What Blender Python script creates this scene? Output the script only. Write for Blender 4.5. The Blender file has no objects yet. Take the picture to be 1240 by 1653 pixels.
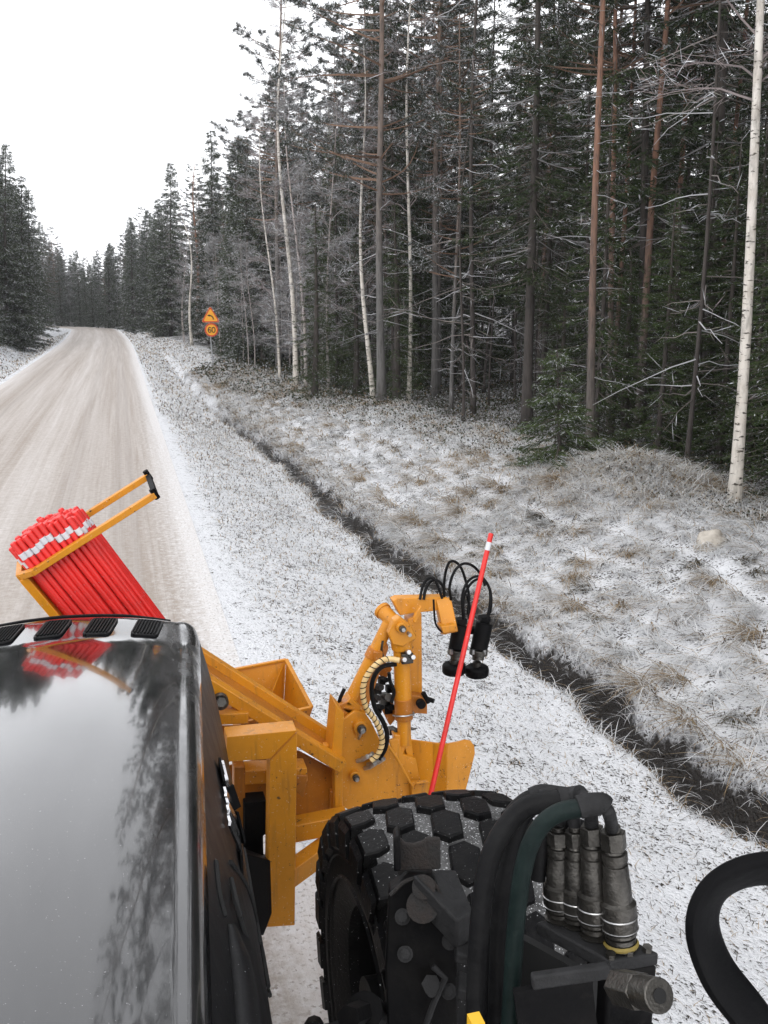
import bpy, math, random
import numpy as np
from mathutils import Vector, Matrix
random.seed(7); RNG = np.random.default_rng(11)
S = bpy.context.scene; COL = S.collection
PI = math.pi; R = math.radians

# ------------------------------------------------------------------ camera
CAM_Z = 2.9; FPX = 1500.0
PITCH = math.atan(334.5/FPX); YAW = math.atan(428/FPX*math.cos(PITCH))
cam = bpy.data.cameras.new('camera'); camo = bpy.data.objects.new('camera', cam); COL.objects.link(camo)
cam.sensor_fit = 'VERTICAL'; cam.sensor_height = 36; cam.lens = 36*FPX/1653
cam.clip_start = .05; cam.clip_end = 3000
camo.location = (0, 0, CAM_Z); camo.rotation_euler = (PI/2-PITCH, 0, -YAW)
S.camera = camo
# ------------------------------------------------------------------ sky
w = bpy.data.worlds.new('World'); S.world = w; w.use_nodes = True
nt = w.node_tree; nt.nodes.clear()
SUN_EL, SUN_ROT = R(42), R(205)
sky = nt.nodes.new('ShaderNodeTexSky'); sky.sky_type = 'NISHITA'; sky.sun_disc = False
sky.sun_elevation = SUN_EL; sky.sun_rotation = SUN_ROT; sky.air_density = 1.0; sky.dust_density = 3.0
hsv = nt.nodes.new('ShaderNodeHueSaturation'); hsv.inputs['Saturation'].default_value = .25
tc = nt.nodes.new('ShaderNodeTexCoord'); sp = nt.nodes.new('ShaderNodeSeparateXYZ')
mr = nt.nodes.new('ShaderNodeMapRange'); mr.inputs[1].default_value = 0; mr.inputs[2].default_value = .75
mr.inputs[3].default_value = 15.5; mr.inputs[4].default_value = 9.5
ns = nt.nodes.new('ShaderNodeTexNoise'); ns.inputs['Scale'].default_value = 2.2; ns.inputs['Detail'].default_value = 5
mm = nt.nodes.new('ShaderNodeMapRange'); mm.inputs[1].default_value = .3; mm.inputs[2].default_value = .7; mm.inputs[3].default_value = .82; mm.inputs[4].default_value = 1.12
mul = nt.nodes.new('ShaderNodeMath'); mul.operation = 'MULTIPLY'
cmb = nt.nodes.new('ShaderNodeVectorMath'); cmb.operation = 'SCALE'; cmb.inputs[0].default_value = (.985, .995, 1.03)
mix = nt.nodes.new('ShaderNodeMix'); mix.data_type = 'RGBA'; mix.inputs[0].default_value = .88
bg = nt.nodes.new('ShaderNodeBackground'); bg.inputs[1].default_value = .1
wo = nt.nodes.new('ShaderNodeOutputWorld'); L = nt.links.new
L(sky.outputs[0], hsv.inputs['Color']); L(tc.outputs['Generated'], sp.inputs[0]); L(sp.outputs[2], mr.inputs[0])
L(tc.outputs['Generated'], ns.inputs[0]); L(ns.outputs[0], mm.inputs[0]); L(mr.outputs[0], mul.inputs[0]); L(mm.outputs[0], mul.inputs[1])
L(mul.outputs[0], cmb.inputs['Scale']); L(hsv.outputs[0], mix.inputs[6]); L(cmb.outputs[0], mix.inputs[7])
L(mix.outputs[2], bg.inputs[0]); L(bg.outputs[0], wo.inputs[0])
sun = bpy.data.lights.new('sun', 'SUN'); sun.energy = .5; sun.angle = R(35); sun.color = (1, .97, .93)
suno = bpy.data.objects.new('sun', sun); COL.objects.link(suno)
suno.rotation_euler = (PI/2-SUN_EL, 0, PI-SUN_ROT)
S.view_settings.view_transform = 'Standard'; S.view_settings.look = 'None'
S.view_settings.exposure = .78; S.view_settings.gamma = 1; S.view_settings.use_curve_mapping = False
S.render.engine = 'CYCLES'; S.cycles.max_bounces = 6; S.cycles.diffuse_bounces = 3; S.cycles.use_denoising = True

# ------------------------------------------------------------------ survey helpers: a photo point on a chosen world plane
_F = Vector((math.sin(YAW)*math.cos(PITCH), math.cos(YAW)*math.cos(PITCH), -math.sin(PITCH)))
_R = Vector((math.cos(YAW), -math.sin(YAW), 0)); _U = _R.cross(_F)
def at(x, y, Y=None, Z=None, X=None, d=None):
    r = _F + _R*((x-620)/FPX) - _U*((y-826.5)/FPX)
    if d is None:
        d = r.y and Y/r.y if Y is not None else ((Z-CAM_Z)/r.z if Z is not None else X/r.x)
    return Vector((0, 0, CAM_Z)) + r*d
def pix(p):
    v = Vector(p)-Vector((0, 0, CAM_Z)); d = v.dot(_F)
    return (620+FPX*v.dot(_R)/d, 826.5-FPX*v.dot(_U)/d, d)

# ------------------------------------------------------------------ materials
def nodes(name):
    m = bpy.data.materials.new(name); m.use_nodes = True; n = m.node_tree
    return m, n, n.nodes['Principled BSDF']
def mk(n, t, **k):
    o = n.nodes.new(t)
    for a, v in k.items():
        if a in ('data_type', 'operation', 'blend_type', 'attribute_name', 'feature', 'distance', 'noise_dimensions', 'wave_type', 'interpolation_type'): setattr(o, a, v)
        else: o.inputs[a.replace('_', ' ')].default_value = v
    return o
def ramp(n, src, stops):
    r = n.nodes.new('ShaderNodeValToRGB'); e = r.color_ramp.elements
    while len(e) < len(stops): e.new(.5)
    for el, (p, c) in zip(e, stops):
        el.position = p; el.color = (c, c, c, 1) if isinstance(c, (int, float)) else (*c, 1)
    n.links.new(src, r.inputs[0]); return r.outputs[0]
def mixc(n, f, a, b):
    m = n.nodes.new('ShaderNodeMix'); m.data_type = 'RGBA'
    for v, i in ((f, 0), (a, 6), (b, 7)):
        if isinstance(v, (int, float)): m.inputs[i].default_value = v
        elif isinstance(v, tuple): m.inputs[i].default_value = (*v, 1)
        else: n.links.new(v, m.inputs[i])
    return m.outputs[2]
def noise(n, scale, detail=4, vec=None, rough=.55, dist=0):
    t = n.nodes.new('ShaderNodeTexNoise'); t.inputs['Scale'].default_value = scale; t.inputs['Detail'].default_value = detail
    t.inputs['Roughness'].default_value = rough; t.inputs['Distortion'].default_value = dist
    if vec is not None: n.links.new(vec, t.inputs['Vector'])
    return t.outputs[0]
def mapping(n, src, sc):
    m = n.nodes.new('ShaderNodeMapping'); m.inputs['Scale'].default_value = sc; n.links.new(src, m.inputs[0]); return m.outputs[0]
def objco(n): return n.nodes.new('ShaderNodeTexCoord').outputs['Object']
def math2(n, op, a, b=None):
    m = n.nodes.new('ShaderNodeMath'); m.operation = op
    for i, v in ((0, a), (1, b)):
        if v is None: continue
        if isinstance(v, (int, float)): m.inputs[i].default_value = v
        else: n.links.new(v, m.inputs[i])
    return m.outputs[0]
def bump(n, b, h, s=.3, d=.02):
    t = n.nodes.new('ShaderNodeBump'); t.inputs['Strength'].default_value = s; t.inputs['Distance'].default_value = d
    n.links.new(h, t.inputs['Height']); n.links.new(t.outputs[0], b.inputs['Normal'])
def worn(name, col, dark, rough=.45, sc=8, amt=.35, metal=0, bstr=.05, speck=0.0, coat=0, spec=.5):
    m, n, b = nodes(name); v = objco(n)
    n1 = noise(n, sc, 6, v, .6); n2 = noise(n, sc*7, 4, v)
    f = math2(n, 'MULTIPLY', ramp(n, n1, [(.42, 0), (.75, 1)]), amt)
    c = mixc(n, f, col, dark)
    c = mixc(n, math2(n, 'MULTIPLY', ramp(n, n2, [(.6, 0), (.72, 1)]), amt*.6), c, dark)
    if speck > 0:
        n3 = noise(n, 160, 2, v); c = mixc(n, ramp(n, n3, [(.74-speck*.1, 0), (.78-speck*.1, .85)]), c, (.75, .76, .78))
    n.links.new(c, b.inputs['Base Color']); b.inputs['Metallic'].default_value = metal
    r = n.nodes.new('ShaderNodeMapRange'); r.inputs[3].default_value = rough*.8; r.inputs[4].default_value = min(1, rough*1.35)
    n.links.new(n1, r.inputs[0]); n.links.new(r.outputs[0], b.inputs['Roughness'])
    b.inputs['Coat Weight'].default_value = coat; b.inputs['Specular IOR Level'].default_value = spec
    bump(n, b, n2, bstr, .01); return m
def yellow(name, col, amt):
    m, n, b = nodes(name); v = objco(n); n1 = noise(n, 4, 6, v, .65); n2 = noise(n, 42, 4, v, .7); st = noise(n, 1, 4, mapping(n, v, (30, 30, 3)), .6)
    c = mixc(n, math2(n, 'MULTIPLY', ramp(n, n1, [(.38, 0), (.72, 1)]), amt), col, tuple(x*.42 for x in col))
    c = mixc(n, math2(n, 'MULTIPLY', ramp(n, st, [(.56, 0), (.72, 1)]), .38), c, (.10, .055, .025))
    c = mixc(n, ramp(n, math2(n, 'ADD', n2, math2(n, 'MULTIPLY', math2(n, 'SUBTRACT', n1, .5), .5)), [(.66, 0), (.69, .85)]), c, (.035, .02, .014))
    c = mixc(n, ramp(n, noise(n, 110, 3, v), [(.66, 0), (.72, .6)]), c, (.70, .66, .58))
    n.links.new(c, b.inputs['Base Color']); n.links.new(ramp(n, n1, [(.3, .32), (.75, .62)]), b.inputs['Roughness']); bump(n, b, n2, .12, .006); return m
YEL = yellow('yellow_paint', (.62, .245, .010), .4)
YELD = yellow('yellow_paint_deep', (.44, .15, .010), .7)  # deeper, blotchier yellow for inner, rear and joining parts
BLK = worn('black_steel', (.004, .004, .0045), (.014, .013, .012), .5, 9, .7, bstr=.15, spec=.07)
GREYM = worn('dusty_grey_steel', (.026, .026, .027), (.009, .009, .009), .6, 12, .8, bstr=.3, spec=.14)
RUST = worn('rusty_steel', (.010, .009, .0085), (.028, .019, .015), .85, 25, .9, bstr=.5)
RUB = worn('black_rubber', (.003, .003, .0035), (.009, .009, .009), .5, 12, .6, bstr=.1, spec=.07)
TYRE = worn('tyre_rubber', (.0035, .0035, .004), (.014, .0135, .013), .45, 10, .8, bstr=.3, speck=.35, spec=.10)
GROOVE = worn('tyre_groove_dust', (.09, .09, .09), (.015, .015, .015), .85, 18, .9, bstr=.5, speck=1.2)
HOSE = worn('hose_rubber', (.005, .005, .0055), (.014, .014, .014), .5, 20, .8, bstr=.15, spec=.12)
HOSEG = worn('hose_rubber_green', (.004, .009, .0085), (.014, .024, .022), .5, 20, .8, bstr=.12, spec=.15)
WRAP = worn('cream_spiral_wrap', (.72, .52, .24), (.35, .2, .06), .5, 25, .5)
STEEL = worn('bright_steel', (.5, .5, .5), (.15, .14, .13), .3, 20, .6, metal=.9)
STEELD = worn('dark_plated_steel', (.085, .08, .072), (.015, .014, .013), .30, 25, .9, metal=.75, bstr=.2)
RED = worn('red_plastic', (.68, .018, .014), (.40, .014, .010), .42, 9, .7, speck=.2)
REFL = worn('reflective_tape', (.62, .63, .66), (.4, .4, .42), .25, 20, .3)
PLAST = worn('black_plastic', (.009, .009, .010), (.016, .016, .016), .4, 14, .6, bstr=.05, speck=.1, spec=.12)
DARK = worn('dark_void', (.006, .006, .006), (.012, .012, .012), .8)
CHROME = worn('chrome', (.65, .65, .66), (.3, .3, .3), .2, 20, .3, metal=1)
def hood_mat():
    m, n, b = nodes('black_gloss_paint'); v = objco(n)
    d1 = noise(n, 6, 6, mapping(n, v, (3, .5, 3)), .65); d2 = noise(n, 220, 3, v)
    c = mixc(n, ramp(n, d1, [(.4, 0), (.8, .5)]), (.006, .0065, .008), (.035, .035, .035))
    c = mixc(n, ramp(n, d2, [(.70, 0), (.74, .7)]), c, (.35, .35, .36))
    n.links.new(c, b.inputs['Base Color']); b.inputs['Specular IOR Level'].default_value = .6
    b.inputs['IOR'].default_value = 1.6
    sx = n.nodes.new('ShaderNodeSeparateXYZ'); n.links.new(v, sx.inputs[0]); edge = ramp(n, math2(n, 'ABSOLUTE', math2(n, 'ADD', sx.outputs[0], .02)), [(.30, 0), (.40, 1)])
    gm = math2(n, 'MULTIPLY', edge, ramp(n, noise(n, 9, 6, mapping(n, v, (2.5, .6, 2)), .7), [(.40, 0), (.62, 1)]))
    rr_ = math2(n, 'ADD', ramp(n, d1, [(.3, .05), (.8, .16)]), math2(n, 'MULTIPLY', gm, .3)); n.links.new(rr_, b.inputs['Roughness']); n.links.new(math2(n, 'MULTIPLY', math2(n, 'SUBTRACT', 1.0, gm), .5), b.inputs['Coat Weight'])
    b.inputs['Coat Weight'].default_value = .5; b.inputs['Coat Roughness'].default_value = .03
    bump(n, b, noise(n, 5, 2, v), .03, .01); return m
HOOD = hood_mat()

# ------------------------------------------------------------------ mesh helpers
def bez(pts, n=8):
    """Catmull-Rom through points"""
    P = [Vector(p) for p in pts]
    if len(P) < 3: return P
    P = [P[0]*2-P[1]]+P+[P[-1]*2-P[-2]]; o = []
    for i in range(1, len(P)-2):
        for k in range(n):
            t = k/n; a, b, c, d = P[i-1:i+3]
            o.append(.5*((2*b)+(c-a)*t+(2*a-5*b+4*c-d)*t*t+(3*b-a-3*c+d)*t**3))
    o.append(P[-2]); return o
class MB:
    def __init__(s): s.v = []; s.f = []
    def add(s, v, f):
        k = len(s.v); s.v += [Vector(p) for p in v]; s.f += [[i+k for i in q] for q in f]; return s
    def hexa(s, c):   # 8 corners, bottom 4 then top 4
        return s.add(c, [(0, 3, 2, 1), (4, 5, 6, 7), (0, 1, 5, 4), (1, 2, 6, 5), (2, 3, 7, 6), (3, 0, 4, 7)])
    def box(s, c, sx, sy, sz, M=None):
        c = Vector(c); M = M or Matrix.Identity(3)
        return s.hexa([c+M@Vector((x*sx/2, y*sy/2, z*sz/2)) for z in (-1, 1) for x, y in ((-1, -1), (1, -1), (1, 1), (-1, 1))])
    def bar(s, p, q, w_, h_, up=(0, 0, 1)):   # w across, h along 'up'
        p = Vector(p); q = Vector(q); a = (q-p).normalized(); x = a.cross(Vector(up)).normalized(); u = x.cross(a)
        return s.hexa([b+x*i*w_/2+u*j*h_/2 for b in (p, q) for i, j in ((-1, -1), (1, -1), (1, 1), (-1, 1))])
    def tube(s, pts, r, n=12, cap=True, sm=0, sq=None):
        P = bez(pts, sm) if sm else [Vector(p) for p in pts]
        rs = r if isinstance(r, (list, tuple)) else [r]*len(P)
        if len(rs) != len(P):
            rs = [np.interp(i/(len(P)-1)*(len(r)-1), range(len(r)), r) for i in range(len(P))]
        ref = None; v = []
        for i, p in enumerate(P):
            t = (P[min(i+1, len(P)-1)]-P[max(i-1, 0)]).normalized()
            if ref is None: ref = t.orthogonal().normalized() if sq is None else (Vector(sq[2])-t*t.dot(Vector(sq[2]))).normalized()
            else: ref = (ref-t*ref.dot(t)).normalized()
            b = t.cross(ref)
            for k in range(n):
                a = 2*PI*k/n; ca, sa = math.cos(a), math.sin(a)
                if sq: ca = math.copysign(abs(ca)**.6, ca)*sq[0]; sa = math.copysign(abs(sa)**.6, sa)*sq[1]
                v.append(p+(ref*ca+b*sa)*rs[i])
        f = [(i*n+k, i*n+(k+1) % n, (i+1)*n+(k+1) % n, (i+1)*n+k) for i in range(len(P)-1) for k in range(n)]
        if cap: f += [list(range(n))[::-1], [(len(P)-1)*n+k for k in range(n)]]
        return s.add(v, f)
    def cyl(s, p, q, r, n=16): return s.tube([p, q], r, n)
    def lathe(s, p, axis, prof, n=24):   # prof: (distance along axis, radius)
        p = Vector(p); a = Vector(axis).normalized()
        return s.tube([p+a*h for h, r in prof], [max(r, .0004) for h, r in prof], n) if all(prof[i][0] < prof[i+1][0] for i in range(len(prof)-1)) else s._lat(p, a, prof, n)
    def _lat(s, p, a, prof, n):
        x = a.orthogonal().normalized(); y = a.cross(x)
        v = [p+a*h+(x*math.cos(2*PI*k/n)+y*math.sin(2*PI*k/n))*r for h, r in prof for k in range(n)]
        return s.add(v, [(i*n+k, i*n+(k+1) % n, (i+1)*n+(k+1) % n, (i+1)*n+k) for i in range(len(prof)-1) for k in range(n)])
    def prism(s, poly, off):
        n = len(poly); off = Vector(off); v = [Vector(p) for p in poly]
        return s.add(v+[p+off for p in v], [list(range(n)), [n+k for k in range(n)][::-1]]+[(k, n+k, n+(k+1) % n, (k+1) % n) for k in range(n)])
    def pxp(s, pts, Y, t=.01): return s.prism([at(x, y, Y=Y) for x, y in pts], (0, t, 0))
def wloc(p):
    v = Vector((0, 0, 0))
    while p: v += p.location; p = p.parent
    return v
def obj(name, mb, mat, parent=None, bev=0, smooth=True, kind=None, label=None):
    import bmesh
    me = bpy.data.meshes.new(name); off = wloc(parent) if parent else Vector((0, 0, 0))
    me.from_pydata([tuple(v-off) for v in mb.v], [], mb.f)
    bm = bmesh.new(); bm.from_mesh(me); bmesh.ops.recalc_face_normals(bm, faces=bm.faces); bm.to_mesh(me); bm.free()
    me.materials.append(mat)
    o = bpy.data.objects.new(name, me); COL.objects.link(o); o.parent = parent
    if smooth:
        me.polygons.foreach_set('use_smooth', [True]*len(me.polygons))
        me.set_sharp_from_angle(angle=R(38))
    if bev:
        b = o.modifiers.new('bevel', 'BEVEL'); b.width = bev; b.segments = 2; b.limit_method = 'ANGLE'; b.angle_limit = R(40); b.harden_normals = False
    if kind: o['kind'] = kind
    if label: o['label'] = label
    return o
def tag(o, label, cat, group=None):
    o['label'] = label; o['category'] = cat
    if group: o['group'] = group
    return o
def thing(name, label, cat, loc=(0, 0, 0), group=None):
    o = bpy.data.objects.new(name, None); COL.objects.link(o); o.location = loc; o.empty_display_size = .1
    return tag(o, label, cat, group)
def dup(o, parent=None):
    c = o.copy(); COL.objects.link(c); c.parent = parent
    for ch in list(o.children): dup(ch, c)
    return c
def np_mesh(name, V, F, mats, col=None, midx=None, smooth=False):
    """V (n,3); F (m,4) or (m,3); col per vertex (n,3)"""
    me = bpy.data.meshes.new(name); V = np.asarray(V, np.float32); F = np.asarray(F, np.int32); k = F.shape[1]
    me.vertices.add(len(V)); me.vertices.foreach_set('co', V.ravel())
    me.loops.add(F.size); me.loops.foreach_set('vertex_index', F.ravel())
    me.polygons.add(len(F)); me.polygons.foreach_set('loop_start', np.arange(0, F.size, k, dtype=np.int32))
    me.polygons.foreach_set('loop_total', np.full(len(F), k, np.int32))
    if midx is not None: me.polygons.foreach_set('material_index', np.asarray(midx, np.int32))
    if smooth: me.polygons.foreach_set('use_smooth', np.ones(len(F), bool))
    if col is not None:
        a = me.color_attributes.new('tone', 'FLOAT_COLOR', 'POINT')
        a.data.foreach_set('color', np.c_[col, np.ones(len(V))].astype(np.float32).ravel())
    for m in mats: me.materials.append(m)
    me.update(calc_edges=True); return me

# ------------------------------------------------------------------ terrain
def road_c(Y):
    Y = np.asarray(Y, float); a = -.00035*np.clip(Y-60, 0, None)**2
    t = np.clip(Y-119, 0, 30); return a-.020*t**2-np.clip(Y-149, 0, None)*1.2
_ph = RNG.uniform(0, 6.28, 24); _kx = RNG.normal(0, 1, 24); _ky = RNG.normal(0, 1, 24)
def wob(X, Y, s):   # cheap smooth noise about -1..1
    o = 0
    for i in range(10): o = o+np.sin(X*_kx[i]*s+Y*_ky[i]*s+_ph[i]+1.3*np.sin(X*_kx[i+10]*s*.7-Y*_ky[i+8]*s*.6))
    return o/4.5
def ditch_u(Y):
    return np.interp(Y, [-5, 5, 9, 14, 20, 28, 45, 70], [4.3, 4.12, 3.85, 3.5, 3.5, 3.1, 2.7, 2.6])+.07*np.sin(Y*1.9)+.05*np.sin(Y*4.3+1)
def edge_u(Y): return np.interp(Y, [-5, 8, 12, 16, 24, 30, 36, 45, 67, 90, 120], [8.0, 8.2, 8.3, 8.5, 7.6, 6.9, 6.0, 5.6, 5.0, 4.0, 3.6])
def ground(u, Y):
    u = np.asarray(u, float); Y = np.asarray(Y, float); d = ditch_u(Y)
    k = np.interp(Y, [0, 30, 60], [1, 1, .45]); z = np.zeros(np.broadcast(u, Y).shape)
    def seg(a, za, b, zb):
        t = np.clip((u-a)/(b-a), 0, 1); t = t*t*(3-2*t); return (zb-za)*t
    z = z+seg(.65, 0, 1.5, -.05)+seg(1.0, -.05, d-.25, -.60)*k+seg(d-.30, 0, d-.10, -.36)*k
    z = z+seg(d+.12, 0, d+.30, .48)*k+seg(d+.2, 0, d+3.2, .55)*k+seg(8, 0, 40, .9)+seg(40, 0, 120, 2.5)
    l = -u
    def segl(a, b, dz):
        t = np.clip((l-a)/(b-a), 0, 1); t = t*t*(3-2*t); return dz*t
    z = z+segl(4.3, 6.2, -.55)+segl(6.4, 8.6, .85)+segl(9, 40, 1)+segl(40, 120, 2.5)
    rough = np.clip((u-.9)/1.5, 0, 1)+np.clip((l-4.6)/1.5, 0, 1); X = u+road_c(Y)
    z = z+rough*(.035*wob(X, Y, 2.1)+.015*wob(X+9, Y, 6)); far = np.clip((u-d-.6)/2, 0, 1)
    z = z+far*(.10*wob(X+3, Y, .9))+np.clip((np.abs(u)-12)/20, 0, 1)*.3*wob(X, Y, .15)
    # grassy mound at the forest edge and the ditch spoil hump
    z = z+.42*np.exp(-(((X-7.6)/1.1)**2+((Y-12.9)/1.3)**2))
    z = z+.022*np.clip(1-np.abs(u+1.8)/2.45, 0, 1)
    return z
def gz(X, Y): return float(ground(X-float(road_c(Y)), Y))

ys = np.concatenate([np.arange(-4, 14, .09), np.arange(14, 30, .16), np.arange(30, 70, .5), np.arange(70, 170, 1.5), np.arange(170, 420, 12), [600, 900]])
us = np.concatenate([[-900, -400, -200, -120], np.arange(-80, -20, 5), np.arange(-20, -8, 1), np.arange(-8, -4.4, .3), np.arange(-4.4, .6, .35), np.arange(.6, 9.4, .075), np.arange(9.4, 20, .4), np.arange(20, 80, 4), [100, 150, 250, 450, 900]])
def sheet(name, us, ys, dz, mat, skirt=None):
    U, Yg = np.meshgrid(us, ys); X = U+road_c(Yg); Z = ground(U, Yg)+dz
    if skirt is not None: Z = Z-skirt(U)
    V = np.c_[X.ravel(), Yg.ravel(), Z.ravel()]; nu = len(us); i = np.arange(len(ys)-1)[:, None]*nu+np.arange(nu-1)[None]
    F = np.stack([i, i+1, i+nu+1, i+nu], -1).reshape(-1, 4)
    d = ditch_u(Yg); k = np.interp(Yg, [0, 35, 60], [1, 1, .3])
    k = np.interp(Yg, [0, 14, 26, 38], [1, 1, .85, .2]); mud = np.exp(-((U-d-.06)/(.195+.02*np.sin(Yg*2.7)+.02*np.sin(Yg*6.1+2)))**2)*k
    forest = np.clip((U-edge_u(Yg)+.4)/1.4, 0, 1)+np.clip((-U-7.6)/1.2, 0, 1)
    bank = np.clip((U-d-.2)/.5, 0, 1)-1.6*np.clip((1.5-U)/.7, 0, 1)*(U > -1)
    col = np.stack([mud, forest, bank], -1).reshape(-1, 3)
    me = np_mesh(name, V, F, [mat], col, smooth=True)
    uv = me.uv_layers.new(name='lane'); q = np.c_[U.ravel(), Yg.ravel()][F.ravel()]
    uv.data.foreach_set('uv', q.astype(np.float32).ravel())
    o = bpy.data.objects.new(name, me); COL.objects.link(o); o['kind'] = 'structure'; return o
def ground_mat():
    m, n, b = nodes('snow_dusted_turf'); a = mk(n, 'ShaderNodeAttribute', attribute_name='tone'); v = objco(n)
    s = n.nodes.new('ShaderNodeSeparateColor'); n.links.new(a.outputs['Color'], s.inputs[0]); mud, forest, bank = s.outputs
    fine = noise(n, 38, 3, v, .6); mid = noise(n, 9, 4, v, .6); big = noise(n, 1.2, 3, v)
    dirt = mixc(n, noise(n, 25, 3, v), (.012, .010, .008), (.06, .046, .03))
    snow = mixc(n, mid, (.70, .71, .74), (.86, .87, .89))
    th = math2(n, 'ADD', fine, math2(n, 'MULTIPLY', math2(n, 'SUBTRACT', mid, .5), .5))
    # snow cover lessens on the grassy bank and in the forest
    lo = math2(n, 'ADD', math2(n, 'MULTIPLY', bank, .03), math2(n, 'MULTIPLY', forest, .14))
    th = math2(n, 'SUBTRACT', th, lo); th = math2(n, 'ADD', th, math2(n, 'MULTIPLY', math2(n, 'SUBTRACT', big, .5), .28)); th = math2(n, 'ADD', th, .022)
    cover = ramp(n, th, [(.37, 0), (.45, 1)])
    c = mixc(n, cover, dirt, snow)
    mm_ = ramp(n, math2(n, 'ADD', mud, math2(n, 'MULTIPLY', math2(n, 'SUBTRACT', noise(n, 9, 4, v), .5), .7)), [(.30, 0), (.52, 1)])
    c = mixc(n, mm_, c, mixc(n, noise(n, 14, 4, v), (.003, .0025, .002), (.020, .013, .008)))
    n.links.new(c, b.inputs['Base Color'])
    n.links.new(ramp(n, mm_, [(0, .85), (1, .4)]), b.inputs['Roughness'])
    bump(n, b, th, .9, .05); return m
def road_mat():
    m, n, b = nodes('snowy_gravel_road'); uv = n.nodes.new('ShaderNodeUVMap').outputs[0]
    v = objco(n); sx = n.nodes.new('ShaderNodeSeparateXYZ'); n.links.new(uv, sx.inputs[0]); U = sx.outputs[0]
    st = noise(n, 1.0, 6, mapping(n, uv, (2.6, .045, 1)), .6, .6); st2 = noise(n, 1.0, 5, mapping(n, uv, (13, .13, 1)), .65, .4)
    gr = noise(n, 55, 4, v, .7); gr2 = noise(n, 14, 4, v, .6)
    sand = mixc(n, gr, (.20, .158, .125), (.40, .34, .29))
    snow = (.66, .63, .61)
    t = math2(n, 'ADD', math2(n, 'MULTIPLY', st, .42), math2(n, 'MULTIPLY', st2, .25)); t = math2(n, 'ADD', t, math2(n, 'MULTIPLY', gr2, .33))
    # wheel tracks: compacted, darker lines near the right edge, snow left between them and at both edges
    tr = ramp(n, math2(n, 'MULTIPLY', math2(n, 'ADD', U, 4.4), 1/5.2), [(0, .30), (.08, .1), (.18, -.0), (.30, .07), (.42, -.0), (.52, .09), (.62, .05), (.74, .0), (.83, .03), (.875, -.0), (.91, .06), (.93, .06), (.955, .16), (.98, .30), (1, .32)])
    t = math2(n, 'ADD', t, tr)
    c = mixc(n, ramp(n, t, [(.44, 0), (.80, .9)]), sand, snow)
    c = mixc(n, ramp(n, math2(n, 'MULTIPLY', math2(n, 'ADD', U, 4.4), 1/5.2), [(.20, 0), (.225, .5), (.26, 0), (.62, 0), (.66, .45), (.69, .1), (.79, .05), (.81, .55), (.83, .1), (.85, .5), (.87, 0)]), c, mixc(n, st2, (.15, .12, .10), (.42, .37, .33)))
    ed = math2(n, 'ADD', math2(n, 'MULTIPLY', math2(n, 'SUBTRACT', U, .28), 1.0), math2(n, 'ADD', math2(n, 'MULTIPLY', math2(n, 'SUBTRACT', gr2, .5), 1.3), math2(n, 'MULTIPLY', math2(n, 'SUBTRACT', gr, .5), .9)))
    c = mixc(n, ramp(n, ed, [(.05, 0), (.6, .8)]), c, mixc(n, ramp(n, noise(n, 38, 3, v, .6), [(.36, 0), (.44, 1)]), (.20, .17, .14), mixc(n, gr2, (.55, .53, .52), (.80, .80, .81))))
    pk = noise(n, 26, 3, v, .7); c = mixc(n, ramp(n, pk, [(.64, 0), (.70, .35)]), c, (.12, .10, .085))
    n.links.new(c, b.inputs['Base Color']); b.inputs['Roughness'].default_value = .6
    bump(n, b, math2(n, 'ADD', gr, math2(n, 'MULTIPLY', st2, 1.5)), .35, .02); return m
us_r = np.arange(-4.4, .86, .13)
sheet('ground', us, ys, 0, ground_mat(), skirt=lambda U: .05*np.clip(1-np.abs(U+1.8)/2.5, 0, .2)/.2)
sheet('road', us_r, ys, .004, road_mat())

# ------------------------------------------------------------------ grass
def attr_mat(name, rough=.8, sub=0):
    m, n, b = nodes(name); a = mk(n, 'ShaderNodeAttribute', attribute_name='tone'); n.links.new(a.outputs['Color'], b.inputs['Base Color'])
    b.inputs['Roughness'].default_value = rough; b.inputs['Specular IOR Level'].default_value = .25; return m
def grass_mat():
    m, n, b = nodes('frosted_grass'); a = mk(n, 'ShaderNodeAttribute', attribute_name='tone'); n.links.new(a.outputs['Color'], b.inputs['Base Color'])
    b.inputs['Roughness'].default_value = .8; b.inputs['Specular IOR Level'].default_value = .25
    t = n.nodes.new('ShaderNodeBsdfTranslucent'); n.links.new(a.outputs['Color'], t.inputs[0]); x = n.nodes.new('ShaderNodeMixShader'); x.inputs[0].default_value = .55
    n.links.new(b.outputs[0], x.inputs[1]); n.links.new(t.outputs[0], x.inputs[2]); n.links.new(x.outputs[0], n.nodes['Material Output'].inputs[0]); return m
GRASS = grass_mat()
def blades(base, length, lean, az, width, col):
    n = len(base); d = np.c_[np.cos(az), np.sin(az)]; V = np.zeros((n, 7, 3)); side = np.c_[-d[:, 1], d[:, 0], np.zeros(n)]
    for i, (t, wd) in enumerate(((0, 1), (.4, .9), (.75, .6))):
        h = length*t; hz = h*lean*(.4+.9*t); vz = length*(t*(1-.35*lean)-lean*.62*t*t*1.05)
        c = base+np.c_[d*hz[:, None], np.maximum(vz, 0)]
        V[:, 2*i] = c-side*(width*wd/2)[:, None]; V[:, 2*i+1] = c+side*(width*wd/2)[:, None]
    vz = length*((1-.35*lean)-lean*.65*1.02); V[:, 6] = base+np.c_[d*(length*lean*1.3)[:, None], np.maximum(vz, -.02)]
    k = (np.arange(n)*7)[:, None]
    F = np.concatenate([k+np.array([[0, 1, 3]]), k+np.array([[0, 3, 2]]), k+np.array([[2, 3, 5]]), k+np.array([[2, 5, 4]]), k+np.array([[4, 5, 6]])])
    return V.reshape(-1, 3), F, np.repeat(col, 7, 0)
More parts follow.
